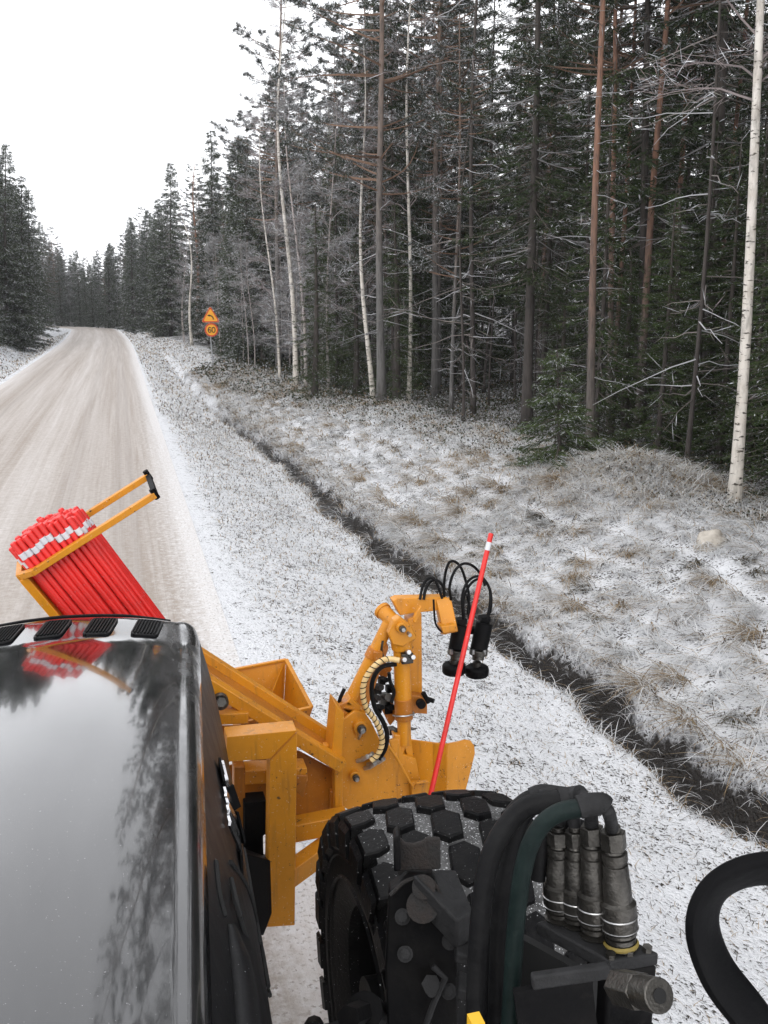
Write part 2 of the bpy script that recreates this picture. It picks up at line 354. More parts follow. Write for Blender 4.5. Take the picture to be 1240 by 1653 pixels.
def scatter(n, u0, u1, y0, y1, p=1.0):
    Y = y0+(y1-y0)*RNG.random(n)**p; U = u0(Y)+(u1(Y)-u0(Y))*RNG.random(n); return U, Y
def grass(name, U, Y, lmin, lmax, lean0, lean1, wmm, palette, azm, azs, clump=0):
    X = U+road_c(Y)
    if clump:
        g = clump; cx = np.round(X/g+.35*np.sin(Y*3.1/g*.3)); cy = np.round(Y/g); h = np.sin(cx*127.1+cy*311.7)*43758.5; h = h-np.floor(h)
        h2 = np.sin(cx*269.5+cy*183.3)*43758.5; h2 -= np.floor(h2)
        X = X+(cx*g+(h2-.5)*g*.6-X)*.5; Y = Y+(cy*g+(h-.5)*g*.6-Y)*.5; U = X-road_c(Y)
    else: h = RNG.random(len(U)); h2 = h
    Z = ground(U, Y)-.01; n = len(U); dist = np.sqrt(X**2+Y**2+8)
    ln = RNG.uniform(lmin, lmax, n)*(.7+.6*h); wd = np.maximum(wmm/1000*RNG.uniform(.7, 1.3, n), dist*.0008)
    az = azm+RNG.normal(0, azs, n)+(h2-.5)*2.2; lean = RNG.uniform(lean0, lean1, n)
    pw = np.array([p[0] for p in palette]); pw = pw/pw.sum(); ci = RNG.choice(len(palette), n, p=pw)
    straw = wob(X+5, Y, 1.3) > .75
    col = np.array([p[1] for p in palette])[ci]*RNG.uniform(.75, 1.15, n)[:, None]
    sw = straw & (RNG.random(n) < .5) & (len(palette) > 3); col[sw] = np.array([.48, .39, .28])*RNG.uniform(.6, 1.2, sw.sum())[:, None]
    if clump:
        cl = (h > .80) & (RNG.random(n) < .6); col[cl] = np.array([.46, .36, .24])*RNG.uniform(.45, 1.25, cl.sum())[:, None]
        cl = (h < .10) & (RNG.random(n) < .5); col[cl] = np.array([.10, .085, .05])*RNG.uniform(.5, 1.5, cl.sum())[:, None]
    V, F, C = blades(np.c_[X, Y, Z], ln, lean, az, wd, np.clip(col, 0, .9))
    me = np_mesh(name, V, F, [GRASS], C); o = bpy.data.objects.new(name, me); COL.objects.link(o); o['kind'] = 'stuff'; return o
WH = (.90, .91, .92); ST = (.42, .31, .19); DK = (.07, .052, .03); MD = (.20, .15, .10)
U, Y = scatter(52000, lambda y: 1.0+.25*RNG.random(len(y)), lambda y: ditch_u(y)-.12, 2.0, 26, 1.25)
tag(grass('verge_grass', U, Y, .03, .085, .3, 1, 3.2, [(.60, WH), (.16, ST), (.24, DK)], 2.4, 1.6), 'short frosted stubble poking through snow between road and ditch', 'grass')
U, Y = scatter(44000, lambda y: ditch_u(y)+.30, lambda y: edge_u(y)+.8, 2.8, 14, 1.2)
U2, Y2 = scatter(42000, lambda y: ditch_u(y)+.28, lambda y: edge_u(y)+.3, 12, 46, 1.3)
tag(grass('bank_grass', np.r_[U, U2], np.r_[Y, Y2], .16, .46, .6, 1, 9.5, [(.84, WH), (.08, ST), (.04, DK), (.04, MD)], 3.9, .9, .36), 'long flattened frosted grass covering the bank beyond the ditch', 'grass')
n = 15000; Y = 3+30*RNG.random(n)**1.3; U = ditch_u(Y)+np.where(RNG.random(n) < .4, -.22, .30)+RNG.normal(0, .06, n)
tag(grass('ditch_edge_grass', U, Y, .10, .26, .5, 1, 3.5, [(.62, WH), (.18, ST), (.14, DK), (.06, MD)], 3.6, 1.8), 'overhanging grass along both lips of the ditch', 'grass')
n = 5200; a = RNG.normal(0, 1, (n, 2)); X = 7.55+a[:, 0]*.75; Y = 12.8+a[:, 1]*.85
g_ = grass('tussock_grass', X, Y, .22, .55, .5, 1, 4, [(.58, WH), (.28, (.50, .41, .29)), (.09, MD), (.05, DK)], 4.2, 1.5)
tag(g_, 'tall straw coloured tussock grass heaped at the forest edge', 'grass')
U, Y = scatter(14000, lambda y: y*0-8.6, lambda y: y*0-4.7, 14, 110, 1.3)
tag(grass('left_verge_grass', U, Y, .10, .26, .4, 1, 4, [(.62, WH), (.13, ST), (.2, DK), (.05, MD)], 4, 1.5), 'snowy grass along the far left verge of the road', 'grass')
U, Y = scatter(22000, lambda y: y*0+.9, lambda y: edge_u(y)+.2, 26, 110, 1.7)
tag(grass('far_verge_grass', U, Y, .08, .26, .4, 1, 4, [(.60, WH), (.15, ST), (.2, DK), (.05, MD)], 4, 1.5), 'distant snow dusted verge grass beside the road ahead', 'grass')
# dwarf shrubs on the forest floor: small leaf cards
def shrubs(name, n, u0, u1, y0, y1, p, label):
    U, Y = scatter(n, u0, u1, y0, y1, p); X = U+road_c(Y); g = .5
    h = np.sin(np.round(X/g)*12.9+np.round(Y/g)*78.2)*43758.5; h -= np.floor(h)
    Z = ground(U, Y)+RNG.random(n)**1.3*(.10+.36*h); c = np.c_[X, Y, Z]
    a = RNG.normal(0, 1, (n, 3)); a /= np.linalg.norm(a, axis=1)[:, None]; b = np.cross(a, RNG.normal(0, 1, (n, 3))); b /= np.linalg.norm(b, axis=1)[:, None]
    d = np.sqrt(X**2+Y**2); s1 = (np.maximum(.018, d*.0011)*RNG.uniform(.6, 1.6, n))[:, None]; s2 = s1*RNG.uniform(.25, .6, n)[:, None]
    V = np.stack([c-a*s1-b*s2*.3, c+b*s2, c+a*s1, c-b*s2], 1).reshape(-1, 3); F = np.arange(4*n).reshape(-1, 4)
    pal = np.array([(.045, .06, .025), (.07, .055, .035), (.03, .035, .02), (.60, .61, .63), (.28, .20, .12)]); ci = RNG.choice(5, n, p=[.40, .22, .18, .13, .07])
    C = np.repeat(pal[ci]*RNG.uniform(.7, 1.2, n)[:, None], 4, 0)
    o = bpy.data.objects.new(name, np_mesh(name, V, F, [GRASS], C)); COL.objects.link(o); o['kind'] = 'stuff'; tag(o, label, 'undergrowth')
shrubs('dwarf_shrubs', 170000, lambda y: edge_u(y)-np.interp(y, [10, 15], [.8, 2.3]), lambda y: edge_u(y)+12+y*.3, 4, 48, 1.2, 'dark dwarf shrubs with snow specks covering the forest floor')
shrubs('left_undergrowth', 15000, lambda y: y*0-16, lambda y: y*0-7.8, 20, 110, 1.3, 'low dark undergrowth below the left hand forest')

# ------------------------------------------------------------------ trees
def bark(name, lo, hi, z0, z1, marks=None):
    m, n, b = nodes(name); v = objco(n); s = n.nodes.new('ShaderNodeSeparateXYZ'); n.links.new(v, s.inputs[0])
    nz = noise(n, 14, 5, mapping(n, v, (1, 1, .25)), .65); fl = noise(n, 5, 4, v)
    t = n.nodes.new('ShaderNodeMapRange'); t.inputs[1].default_value = z0; t.inputs[2].default_value = z1
    n.links.new(math2(n, 'ADD', s.outputs[2], math2(n, 'MULTIPLY', math2(n, 'SUBTRACT', fl, .5), 2.5)), t.inputs[0])
    c = mixc(n, t.outputs[0], lo, hi); dk = tuple(x*.35 for x in lo)
    c = mixc(n, ramp(n, nz, [(.45, 0), (.68, .75)]), c, dk)
    if marks:
        mk1 = noise(n, 1.0, 3, mapping(n, v, (9, 9, 26)), .6)
        c = mixc(n, ramp(n, mk1, [(.58, 0), (.63, 1)]), c, (.03, .026, .022))
        c = mixc(n, ramp(n, noise(n, 3, 3, v), [(.45, 0), (.7, .4)]), c, (.42, .36, .28))
    n.links.new(c, b.inputs['Base Color']); b.inputs['Roughness'].default_value = .85; bump(n, b, nz, .7, .02); return m
B_PINE = bark('pine_bark', (.105, .09, .08), (.22, .115, .075), 1.5, 6)
B_PINEG = bark('grey_pine_bark', (.12, .115, .11), (.19, .135, .105), 3, 9)
B_SPR = bark('spruce_bark', (.05, .042, .038), (.06, .05, .042), 0, 8)
B_BIR = bark('birch_bark', (.60, .56, .50), (.66, .62, .57), 0, 6, True)
B_BIRG = bark('young_birch_bark', (.34, .31, .30), (.40, .35, .34), 0, 6, True)
FOL = attr_mat('needles', .75); TWIG = attr_mat('frosted_twigs', .85)
class QB:   # quad soup with colours
    def __init__(s): s.V = []; s.C = []
    def ribbons(s, p, d, L_, w_, col, side=None):   # p,d (n,3) L,w (n,)
        n = len(p)
        if not n: return
        if side is None: side = np.cross(d, RNG.normal(0, 1, (n, 3)))
        side = side/np.maximum(np.linalg.norm(side, axis=1), 1e-6)[:, None]; e = p+d*L_[:, None]; m = p+d*(L_*.45)[:, None]
        s.V.append(np.stack([p-side*(w_*.25)[:, None], m-side*(w_*.5)[:, None], e, m+side*(w_*.5)[:, None]], 1)); s.C.append(np.repeat(col[:, None], 4, 1))
    def line(s, P, r0, r1, col, n=3):    # thin tube through polyline
        P = np.asarray(P, float); k = len(P); t = np.gradient(P, axis=0); t /= np.maximum(np.linalg.norm(t, axis=1), 1e-6)[:, None]
        a = np.cross(t, [.31, .22, .93]); a /= np.maximum(np.linalg.norm(a, axis=1), 1e-6)[:, None]; b = np.cross(t, a); r = np.linspace(r0, r1, k)[:, None]
        ring = [P+(a*math.cos(2*PI*j/n)+b*math.sin(2*PI*j/n))*r for j in range(n)]
        for j in range(n):
            A, B = ring[j], ring[(j+1) % n]; q = np.stack([A[:-1], B[:-1], B[1:], A[1:]], 1); s.V.append(q); s.C.append(np.broadcast_to(np.asarray(col), q.shape).copy())
    def mesh(s, name, mat):
        V = np.concatenate(s.V).reshape(-1, 3); C = np.concatenate(s.C).reshape(-1, 3); return np_mesh(name, V, np.arange(len(V)).reshape(-1, 4), [mat], C)
def fcol(n, base, frost, var=.35):
    c = np.asarray(base)*RNG.uniform(1-var, 1+var, (n, 1))*RNG.uniform(.9, 1.1, (n, 3)); f = RNG.random(n) < frost
    c[f] = np.array([.50, .51, .53])*RNG.uniform(.5, 1.3, (f.sum(), 1)); return c
def trunk_mesh(name, H, r, mat, wobble=.05, n=9):
    k = 16; z = np.linspace(-.3, H, k); ph = RNG.uniform(0, 6, 2)
    x = wobble*np.sin(z*.5+ph[0])*z/H*2; y = wobble*np.cos(z*.42+ph[1])*z/H*2
    rr = r*(1-np.clip(z, 0, H)/H*.88); rr[0] *= 1.5; rr[1] *= 1.12
    mb = MB(); mb.tube([Vector(p) for p in zip(x, y, z)], list(rr), n)
    me = bpy.data.meshes.new(name); me.from_pydata([tuple(v) for v in mb.v], [], mb.f); me.materials.append(mat)
    me.polygons.foreach_set('use_smooth', [True]*len(me.polygons)); return me, (lambda q: (np.interp(q, z, x), np.interp(q, z, y)))
def _sp(*a, **k): return spruce(*a, **k)
def spruce(H, base=.4, rmax=1.9, green=(.040, .062, .018), frost=.05, dens=1.0, bare=0.0, fs=1.0):
    q = QB(); tm, cx = trunk_mesh('trunk', H, H*.0085+.02, B_SPR, .03); z = base
    while z < H-.15:
        f = (z-base)/(H-base); Lm = rmax*(1-f)**.85*(.35+.65*min(1, (f+.05)/.15))+.08
        for _ in range(RNG.integers(4, 7)):
            az = RNG.uniform(0, 2*PI); Lb = Lm*RNG.uniform(.6, 1.1); zz = z+RNG.uniform(-.1, .1); k = 7; t = np.linspace(0, 1, k)
            dr = (-.05-.45*(1-f))*RNG.uniform(.6, 1.2) if f < .85 else .3
            h = t*Lb; up = Lb*(dr*t+.16*t**3*(1-f)); wv = RNG.normal(0, .04)*Lb*np.sin(t*3); x0, y0 = cx(zz)
            P = np.c_[x0+h*math.cos(az)-wv*math.sin(az), y0+h*math.sin(az)+wv*math.cos(az), zz+up]
            isb = RNG.random() < bare
            q.line(P, .006+.007*Lb, .003, (.10, .085, .075) if not isb else (.26, .25, .25))
            nn = max(3, int(Lb/.075*dens)); s_ = RNG.uniform(.12 if not isb else .3, 1, nn); bp = np.stack([np.interp(s_, t, P[:, i]) for i in range(3)], 1)
            sg = RNG.choice([-1, 1], nn); an = az+sg*RNG.uniform(.5, 1.15, nn); L2 = (.10+.32*Lb**.6*(1-s_)**.6*np.minimum(1, s_*3))*RNG.uniform(.6, 1.2, nn)
            d = np.c_[np.cos(an), np.sin(an), RNG.uniform(-.65, .0, nn)]; d /= np.linalg.norm(d, axis=1)[:, None]
            if isb: q.ribbons(bp, d, L2*1.2, np.full(nn, .012), fcol(nn, (.16, .14, .13), .5)); continue
            q.ribbons(bp, d, L2, np.full(nn, .022), fcol(nn, green, frost*.6))
            m_ = 7; bp2 = np.repeat(bp, m_, 0)+np.repeat(d*L2[:, None], m_, 0)*RNG.uniform(.15, .95, (nn*m_, 1)); N = nn*m_
            d2 = np.repeat(d, m_, 0)*.8+RNG.normal(0, .55, (N, 3))+np.array([0, 0, -.15]); d2 /= np.linalg.norm(d2, axis=1)[:, None]
            q.ribbons(bp2, d2, RNG.uniform(.06, .15, N)*fs, RNG.uniform(.012, .026, N)*fs, fcol(N, green, frost))
        z += RNG.uniform(.16, .27)*(1+.3*(1-f))/dens**.5
    return tm, q.mesh('crown', FOL)
def pine(H, cb=.5, mat=None, green=(.038, .050, .028), frost=.12, r=None, dead=26, cw=2.3, wob_=.08):
    q = QB(); tm, cx = trunk_mesh('trunk', H, r or H*.0075, mat or B_PINE, wob_)
    for i in range(dead):
        zz = RNG.uniform(.08, cb+.05)*H; az = RNG.uniform(0, 2*PI); Lb = RNG.uniform(.3, 1.6); t = np.linspace(0, 1, 5); x0, y0 = cx(zz)
        P = np.c_[x0+t*Lb*math.cos(az), y0+t*Lb*math.sin(az), zz+Lb*(RNG.uniform(-.35, .15)*t+RNG.uniform(-.2, .15)*t**2)]+RNG.normal(0, .02, (5, 3))
        q.line(P, .010, .003, (.17, .15, .14) if RNG.random() < .6 else (.38, .38, .39))
        for _ in range(4):
            s_ = RNG.uniform(.3, .95); bp = np.array([[np.interp(s_, t, P[:, i]) for i in range(3)]]); d = RNG.normal(0, 1, (1, 3)); d /= np.linalg.norm(d)
            q.ribbons(bp, d, np.array([RNG.uniform(.15, .4)]), np.array([.010]), fcol(1, (.16, .14, .13), .5))
    nb = int((1-cb)*H*7.5)
    for i in range(nb):
        f = RNG.random(); zz = (cb+(1-cb)*f)*H*.99; az = RNG.uniform(0, 2*PI); Lb = cw*(1-f)**.55*RNG.uniform(.35, 1.05)+.25; t = np.linspace(0, 1, 7); x0, y0 = cx(zz)
        wv = RNG.normal(0, .09)*Lb*np.sin(t*4); P = np.c_[x0+t*Lb*math.cos(az)-wv*math.sin(az), y0+t*Lb*math.sin(az)+wv*math.cos(az), zz+Lb*(RNG.uniform(-.2, .3)*t+.22*t**2)]
        q.line(P, .012+.008*Lb, .004, (.16, .10, .07))
        ns_ = int(4+Lb*7)
        for _ in range(ns_):
            s_ = RNG.uniform(.3, 1)**.7; bp = np.array([np.interp(s_, t, P[:, i]) for i in range(3)]); an = az+RNG.normal(0, .9); l2 = RNG.uniform(.15, .5)*(1.2-s_)*Lb**.5
            e = bp+np.array([math.cos(an), math.sin(an), RNG.uniform(-.2, .6)])*l2; q.line([bp, e], .006, .004, (.13, .10, .08), 3)
            N = 30; c = bp+(e-bp)*RNG.uniform(.35, 1.1, (N, 1)); d = RNG.normal(0, 1, (N, 3))+(e-bp)/max(l2, .01)*.8+np.array([0, 0, .3]); d /= np.linalg.norm(d, axis=1)[:, None]
            q.ribbons(c, d, RNG.uniform(.07, .15, N), RNG.uniform(.010, .022, N), fcol(N, green, frost))
    return tm, q.mesh('crown', FOL)
def birch(H, r, mat, cb=.3, cw=1.8, tone=(.20, .17, .165), frost=.35, nb=44, stems=1, upw=.9, fine=1.0):
    q = QB(); tm, cx = trunk_mesh('trunk', H, r, mat, .12)
    for i in range(nb):
        f = RNG.random()**.85; zz = (cb+(1-cb)*f)*H*.98; az = RNG.uniform(0, 2*PI); Lb = cw*(1-f*.75)*RNG.uniform(.5, 1.1); t = np.linspace(0, 1, 7); x0, y0 = cx(zz)
        P = np.c_[x0+t*Lb*math.cos(az), y0+t*Lb*math.sin(az), zz+Lb*(upw*RNG.uniform(.5, 1.2)*t-.45*t**2.2)]+np.cumsum(RNG.normal(0, .02*Lb, (7, 3)), 0)
        q.line(P, .006+.006*Lb, .003, np.array(tone)*RNG.uniform(.7, 1.3))
        n2 = int((6+Lb*5)*fine)
        for _ in range(n2):
            s_ = RNG.uniform(.2, 1); bp = np.array([np.interp(s_, t, P[:, i]) for i in range(3)]); an = az+RNG.normal(0, .9); l2 = RNG.uniform(.25, .7)*(1.25-s_)*Lb**.6
            t3 = np.linspace(0, 1, 4)[:, None]; dd = np.array([math.cos(an), math.sin(an), RNG.uniform(-.1, .8)]); Q = bp+dd*t3*l2+np.array([0, 0, -.28])*t3**2*l2+RNG.normal(0, .015, (4, 3))
            q.line(Q, .004, .002, np.array(tone)*RNG.uniform(.7, 1.6))
            N = int(7*fine); c = bp+dd*RNG.uniform(.2, 1, (N, 1))*l2; d = dd+RNG.normal(0, .6, (N, 3)); d /= np.linalg.norm(d, axis=1)[:, None]
            q.ribbons(c, d, RNG.uniform(.1, .3, N), np.full(N, .009), fcol(N, tone, frost))
    return tm, q.mesh('crown', TWIG)
KIND = {
 'spruce': [spruce(13, .3, 2.0), spruce(15, 1.4, 2.1, (.042, .060, .020), .07, bare=.10), spruce(11, .5, 1.7, (.034, .052, .015), .06)],
 'spruce_far': [spruce(15, .2, 2.3, (.046, .060, .030), .20, 1.25, fs=1.6), spruce(14, .3, 2.0, (.042, .054, .028), .22, 1.25, fs=1.6)],
 'spruce_dark': [spruce(14, 3.0, 1.9, (.026, .038, .014), .03, bare=.2), spruce(12, 2.2, 1.7, (.022, .033, .013), .03, bare=.2)],
 'spruce_small': [spruce(2.7, .10, 1.5, (.050, .072, .024), .17, 4.0, fs=.62)],
 'pine': [pine(19, .48, B_PINE), pine(17, .42, B_PINE, dead=34), pine(18, .35, B_PINEG, frost=.2)],
 'pine_grey': [pine(17, .30, B_PINEG, (.050, .058, .046), .22, cw=2.8), pine(15, .28, B_PINEG, (.050, .058, .046), .25, cw=2.4)],
 'birch': [birch(13, .065, B_BIR, .35), birch(11, .05, B_BIR, .25, frost=.45)],
 'birch_young': [birch(8, .032, B_BIRG, .2, 1.3, (.21, .20, .195), .42, 40), birch(6.5, .028, B_BIRG, .12, 1.4, (.23, .215, .21), .45, 40)],
 'bare_pole': [pine(12, .82, B_SPR, (.03, .045, .02), .1, .05, 60, .8, .12), pine(10, .78, B_SPR, (.035, .045, .02), .15, .04, 55, .8, .12)],
}
MH = {'spruce_far': [15, 14], 'spruce': [13, 15, 11], 'spruce_dark': [14, 12], 'spruce_small': [2.7], 'pine': [19, 17, 18], 'pine_grey': [17, 15], 'birch': [13, 11], 'birch_young': [8, 6.5], 'bare_pole': [12, 10]}
NAME = {'spruce_far': 'spruce_tree', 'spruce': 'spruce_tree', 'spruce_dark': 'spruce_tree', 'spruce_small': 'young_spruce', 'pine': 'pine_tree', 'pine_grey': 'pine_tree', 'birch': 'birch_tree', 'birch_young': 'bare_sapling', 'bare_pole': 'slender_tree'}
COUNT = {}
def tree(kind, X, Y, H, label=None, group=None, var=None, direc=None, girth=1.0, wide=1.0, cat='tree', rot=None, trunkmat=None, z=None):
    i = RNG.integers(len(KIND[kind])) if var is None else var; tm, cm = KIND[kind][i]; s = H/MH[kind][i]
    t = thing(NAME[kind], label, cat, (X, Y, gz(X, Y)-.05 if z is None else z), group)
    t.rotation_mode = 'QUATERNION'; d = Vector(direc) if direc is not None else Vector((RNG.normal(0, .012), RNG.normal(0, .012), 1))
    t.rotation_quaternion = d.to_track_quat('Z', 'Y') @ Matrix.Rotation(RNG.uniform(0, 6.28) if rot is None else rot, 3, 'Z').to_quaternion()
    t.scale = (s*wide, s*wide, s)
    for nm, me in (('trunk', tm), ('crown', cm)):
        o = bpy.data.objects.new(nm, me); COL.objects.link(o); o.parent = t
        if nm == 'trunk': o.scale = (girth/s/wide, girth/s/wide, 1)
    return t
HERO = []
def hero(kind, bx, by, tx, ty, H, label, wpx=None, var=0, rot=0, zg=.1):
    B = at(bx, by, Z=zg); 
    for _ in range(4): B = at(bx, by, Z=gz(B.x, B.y))
    hd = Vector((B.x, B.y)).length; fw = Vector((_F.x, _F.y)).normalized(); dist = Vector((B.x, B.y)).dot(fw)
    r = at(tx, ty, d=1)-Vector((0, 0, CAM_Z)); T = Vector((0, 0, CAM_Z))+r*(dist/Vector((r.x, r.y)).dot(fw))
    d = (T-B).normalized(); far = kind == 'spruce' and abs(ty-by) > 0
    if kind in ('spruce', 'spruce_small') and ty > 190: H = (T-B).length
    if kind == 'spruce' and B.y > 38: kind = 'spruce_far'; var = var % 2
    rad = {'spruce_far': .12, 'birch': .065, 'birch_young': .03, 'bare_pole': .05, 'spruce': .12, 'spruce_dark': .12, 'spruce_small': .04, 'pine': .14, 'pine_grey': .125}[kind]
    g = 1.0
    if wpx: g = (wpx/2/FPX*pix(B)[2])/rad
    HERO.append((B.x, B.y, bx)); return tree(kind, B.x, B.y, H, label, None, var, d, g, wide=float(np.interp(B.y, [35, 60], [1.15, 1.2])) if kind in ('spruce', 'spruce_far') else 1.0, rot=rot)
hero('birch', 1185, 815, 1239, 20, 14, 'white barked birch standing alone at the forest edge on the far right', 19, 0)
hero('pine', 952, 728, 970, 0, 17, 'straight pine with orange brown bark directly behind the small snowy spruce', 13, 0, 1)
hero('pine', 985, 700, 990, 0, 18, 'pine trunk just right of the straight orange pine, partly hidden by branches', 12, 1, 2)
hero('bare_pole', 945, 690, 958, 300, 11, 'thin reddish pole trunk close behind the straight orange pine', 8, 0)
hero('pine', 1030, 705, 1075, 0, 18, 'leaning pine with reddish upper trunk right of the straight orange pine', 13, 0, 4)
hero('spruce_dark', 1035, 695, 1047, 0, 17, 'nearly black spruce trunk rising left of the leaning reddish pine', 14, 0)
hero('spruce_dark', 1140, 700, 1166, 0, 18, 'thick dark spruce trunk between leaning pine and white birch', 24, 1)
hero('pine', 702, 640, 708, 0, 19, 'pine with a bright orange bark stretch at mid height above dark spruces', 12, 2, 3)
hero('pine_grey', 616, 652, 610, 0, 19, 'tall grey pine with long frosted boughs above the forked birch', 13, 0, 1)
hero('bare_pole', 764, 668, 773, 0, 17, 'dark straight trunk with bare lower stem in the middle of the forest edge', 11, 1)
hero('spruce_dark', 850, 690, 868, 0, 15, 'dark spruce behind the left side of the small snowy spruce', 15, 0, 2)
hero('birch', 603, 645, 583, 330, 10, 'birch with white forked stem in front of the green spruces', 11, 1)
hero('birch', 478, 624, 461, 240, 13, 'tallest white birch in the group left of the green spruces', 9, 0)
hero('birch', 452, 612, 436, 400, 10, 'white birch stem left of the tallest birch in its group', 6, 1, 2)
hero('birch_young', 494, 628, 486, 400, 10, 'thin birch just right of the tallest birch in its group', 6, 0)
hero('birch_young', 532, 640, 528, 400, 9, 'thin pale birch stem below the green spruce left of the forked birch', 5, 1)
hero('birch', 660, 648, 665, 200, 14, 'grey white birch stem right of the forked birch', 7, 0, 3)
hero('birch', 310, 556, 301, 400, 10, 'white birch stem left of the road sign', 5, 0, 3)
hero('birch_young', 298, 553, 290, 430, 8, 'short pale birch stem at left of the roadside birch by the sign', 4, 1)
hero('spruce', 508, 640, 512, 320, 9.5, 'green spruce standing left of the forked birch', None, 2)
hero('spruce', 640, 650, 640, 320, 10, 'bushy green spruce standing right of the forked birch', None, 0)
hero('spruce', 575, 640, 575, 360, 8, 'dark spruce between the two green spruces behind the forked birch', None, 2, 2)
hero('spruce_small', 905, 752, 903, 560, 3.1, 'small young spruce with snow on its branches in front of orange pine', None, 0)
hero('spruce', 1010, 715, 1015, 400, 8.0, 'mid sized spruce behind the grass mound right of the orange pine', None, 2, 1)
hero('spruce', 1090, 735, 1095, 300, 9.0, 'dense green spruce behind mound left of the white birch', None, 0, 1)
hero('spruce', 1262, 800, 1275, 200, 9.5, 'green spruce whose boughs reach in from the right picture edge', None, 0, 2)
hero('spruce', 340, 556, 341, 205, 15, 'tall pointed spruce rising above the road sign', None, 1)
hero('spruce', 276, 543, 275, 258, 15, 'pointed spruce on the right roadside, left of the road sign', None, 0)
hero('spruce', 372, 575, 374, 330, 8, 'dense low spruce immediately right of the road sign', None, 2)
hero('spruce', 425, 590, 425, 300, 10, 'green spruce between the road sign and the birch group', None, 0, 4)
hero('spruce', 10, 556, 8, 226, 15, 'tallest pointed spruce on the left side of the road', None, 0, 1)
hero('spruce', 36, 552, 32, 265, 14, 'second pointed spruce on the left side of the road', None, 1, 1)
hero('spruce', 50, 548, 44, 290, 14, 'third spruce from left edge in the left roadside row', None, 2, 1)
hero('spruce', 238, 534, 237, 335, 13, 'slim spruce top right of the road end, left of larger pointed spruce', None, 2, 1)
hero('spruce', 214, 532, 212, 348, 13, 'pair spruce nearest the end of the road on its right', None, 0, 1)
hero('spruce', 176, 528, 176, 388, 12, 'small dark spruce exactly where the road disappears', None, 2, 1)
hero('pine', 320, 548, 315, 278, 15, 'round topped pine between the two tall pointed spruces', 8, 1)
hero('pine_grey', 450, 600, 448, 75, 18, 'frosted pine with boughs reaching out over the open sky', 10, 1)
SKY = [(-400, 120), (0, 240), (50, 300), (60, 330), (110, 402), (150, 415), (195, 385), (215, 350), (250, 330), (275, 265), (300, 300), (340, 215), (370, 250), (400, 165), (430, 90), (470, 0), (600, -700)]
HERO_N = len(HERO)
GR = {'spruce_far': ('', 'green spruces filling the forest'), 'spruce': ('green spruce among the many filling the roadside forest', 'green spruces filling the forest'),
      'spruce_dark': ('dark spruce with bare lower trunk inside the forest', 'dark bare stemmed spruces in the forest'),
      'pine': ('tall pine with bare trunk standing inside the forest', 'tall pines in the forest'),
      'pine_grey': ('frosted grey pine standing inside the forest', 'frosted pines in the forest'),
      'birch': ('bare birch standing among the forest conifers', 'bare birches in the forest'),
      'birch_young': ('leafless frosted sapling growing at the forest edge', 'frosted saplings along the forest edge'),
      'bare_pole': ('slender dark trunk with dead twigs inside the forest', 'slender trunks in the forest')}
MARK = [(1185, 'white edge birch', 14), (1030, 'leaning reddish pine', 20), (952, 'straight orange pine', 18), (905, 'young snowy spruce', 16), (764, 'dark bare trunk', 24), (702, 'orange banded pine', 28), (603, 'forked white birch', 28), (478, 'tallest white birch', 34), (436, 'leaning birch by the sign side', 38), (340, 'road sign', 50), (276, 'pointed roadside spruce', 70), (200, 'end of the road', 110), (32, 'pointed spruces on the left', 75), (-300, 'left side of the hood', 20), (1262, 'boughs at right edge', 14)]
ADJ = {'spruce_far': 'green spruce', 'spruce': 'green spruce', 'spruce_dark': 'dark spruce', 'pine': 'bare trunked pine', 'pine_grey': 'frosted pine', 'birch': 'bare birch', 'birch_young': 'frosted sapling', 'bare_pole': 'slender dead-twigged tree'}
SEEN = {}
def where(k, X, Y, H, pp):
    mk_ = min(MARK, key=lambda m: abs(m[0]-pp[0])); dist = math.hypot(X, Y)-mk_[2]; off = pp[0]-mk_[0]
    dep = 'in front of' if dist < -3 else ('level with' if dist < 3 else ('just behind' if dist < 9 else ('well behind' if dist < 22 else 'deep behind')))
    sd = '' if abs(off) < 12 else (' slightly' if abs(off) < 30 else ' well')+(' left' if off < 0 else ' right')
    sz = {'spruce_far': (8, 12), 'spruce': (7, 11), 'spruce_dark': (9, 12), 'pine': (15, 18), 'pine_grey': (12, 15), 'birch': (9, 12), 'birch_young': (5, 7), 'bare_pole': (8, 11)}[k]
    sd = sd.strip(); lab = ('low' if H < sz[0] else ('mid height' if H < sz[1] else 'tall'))+' '+ADJ[k]+' '+dep+' '+mk_[1]+((', '+sd) if sd else '')
    return lab
GRID = {}
def free(X, Y, r):
    for i in range(int((X-r)//3), int((X+r)//3)+1):
        for j in range(int((Y-r)//3), int((Y+r)//3)+1):
            for a, b in GRID.get((i, j), ()):
                if (a-X)**2+(b-Y)**2 < r*r: return False
    return True
for a, b, _ in HERO: GRID.setdefault((int(a//3), int(b//3)), []).append((a, b))
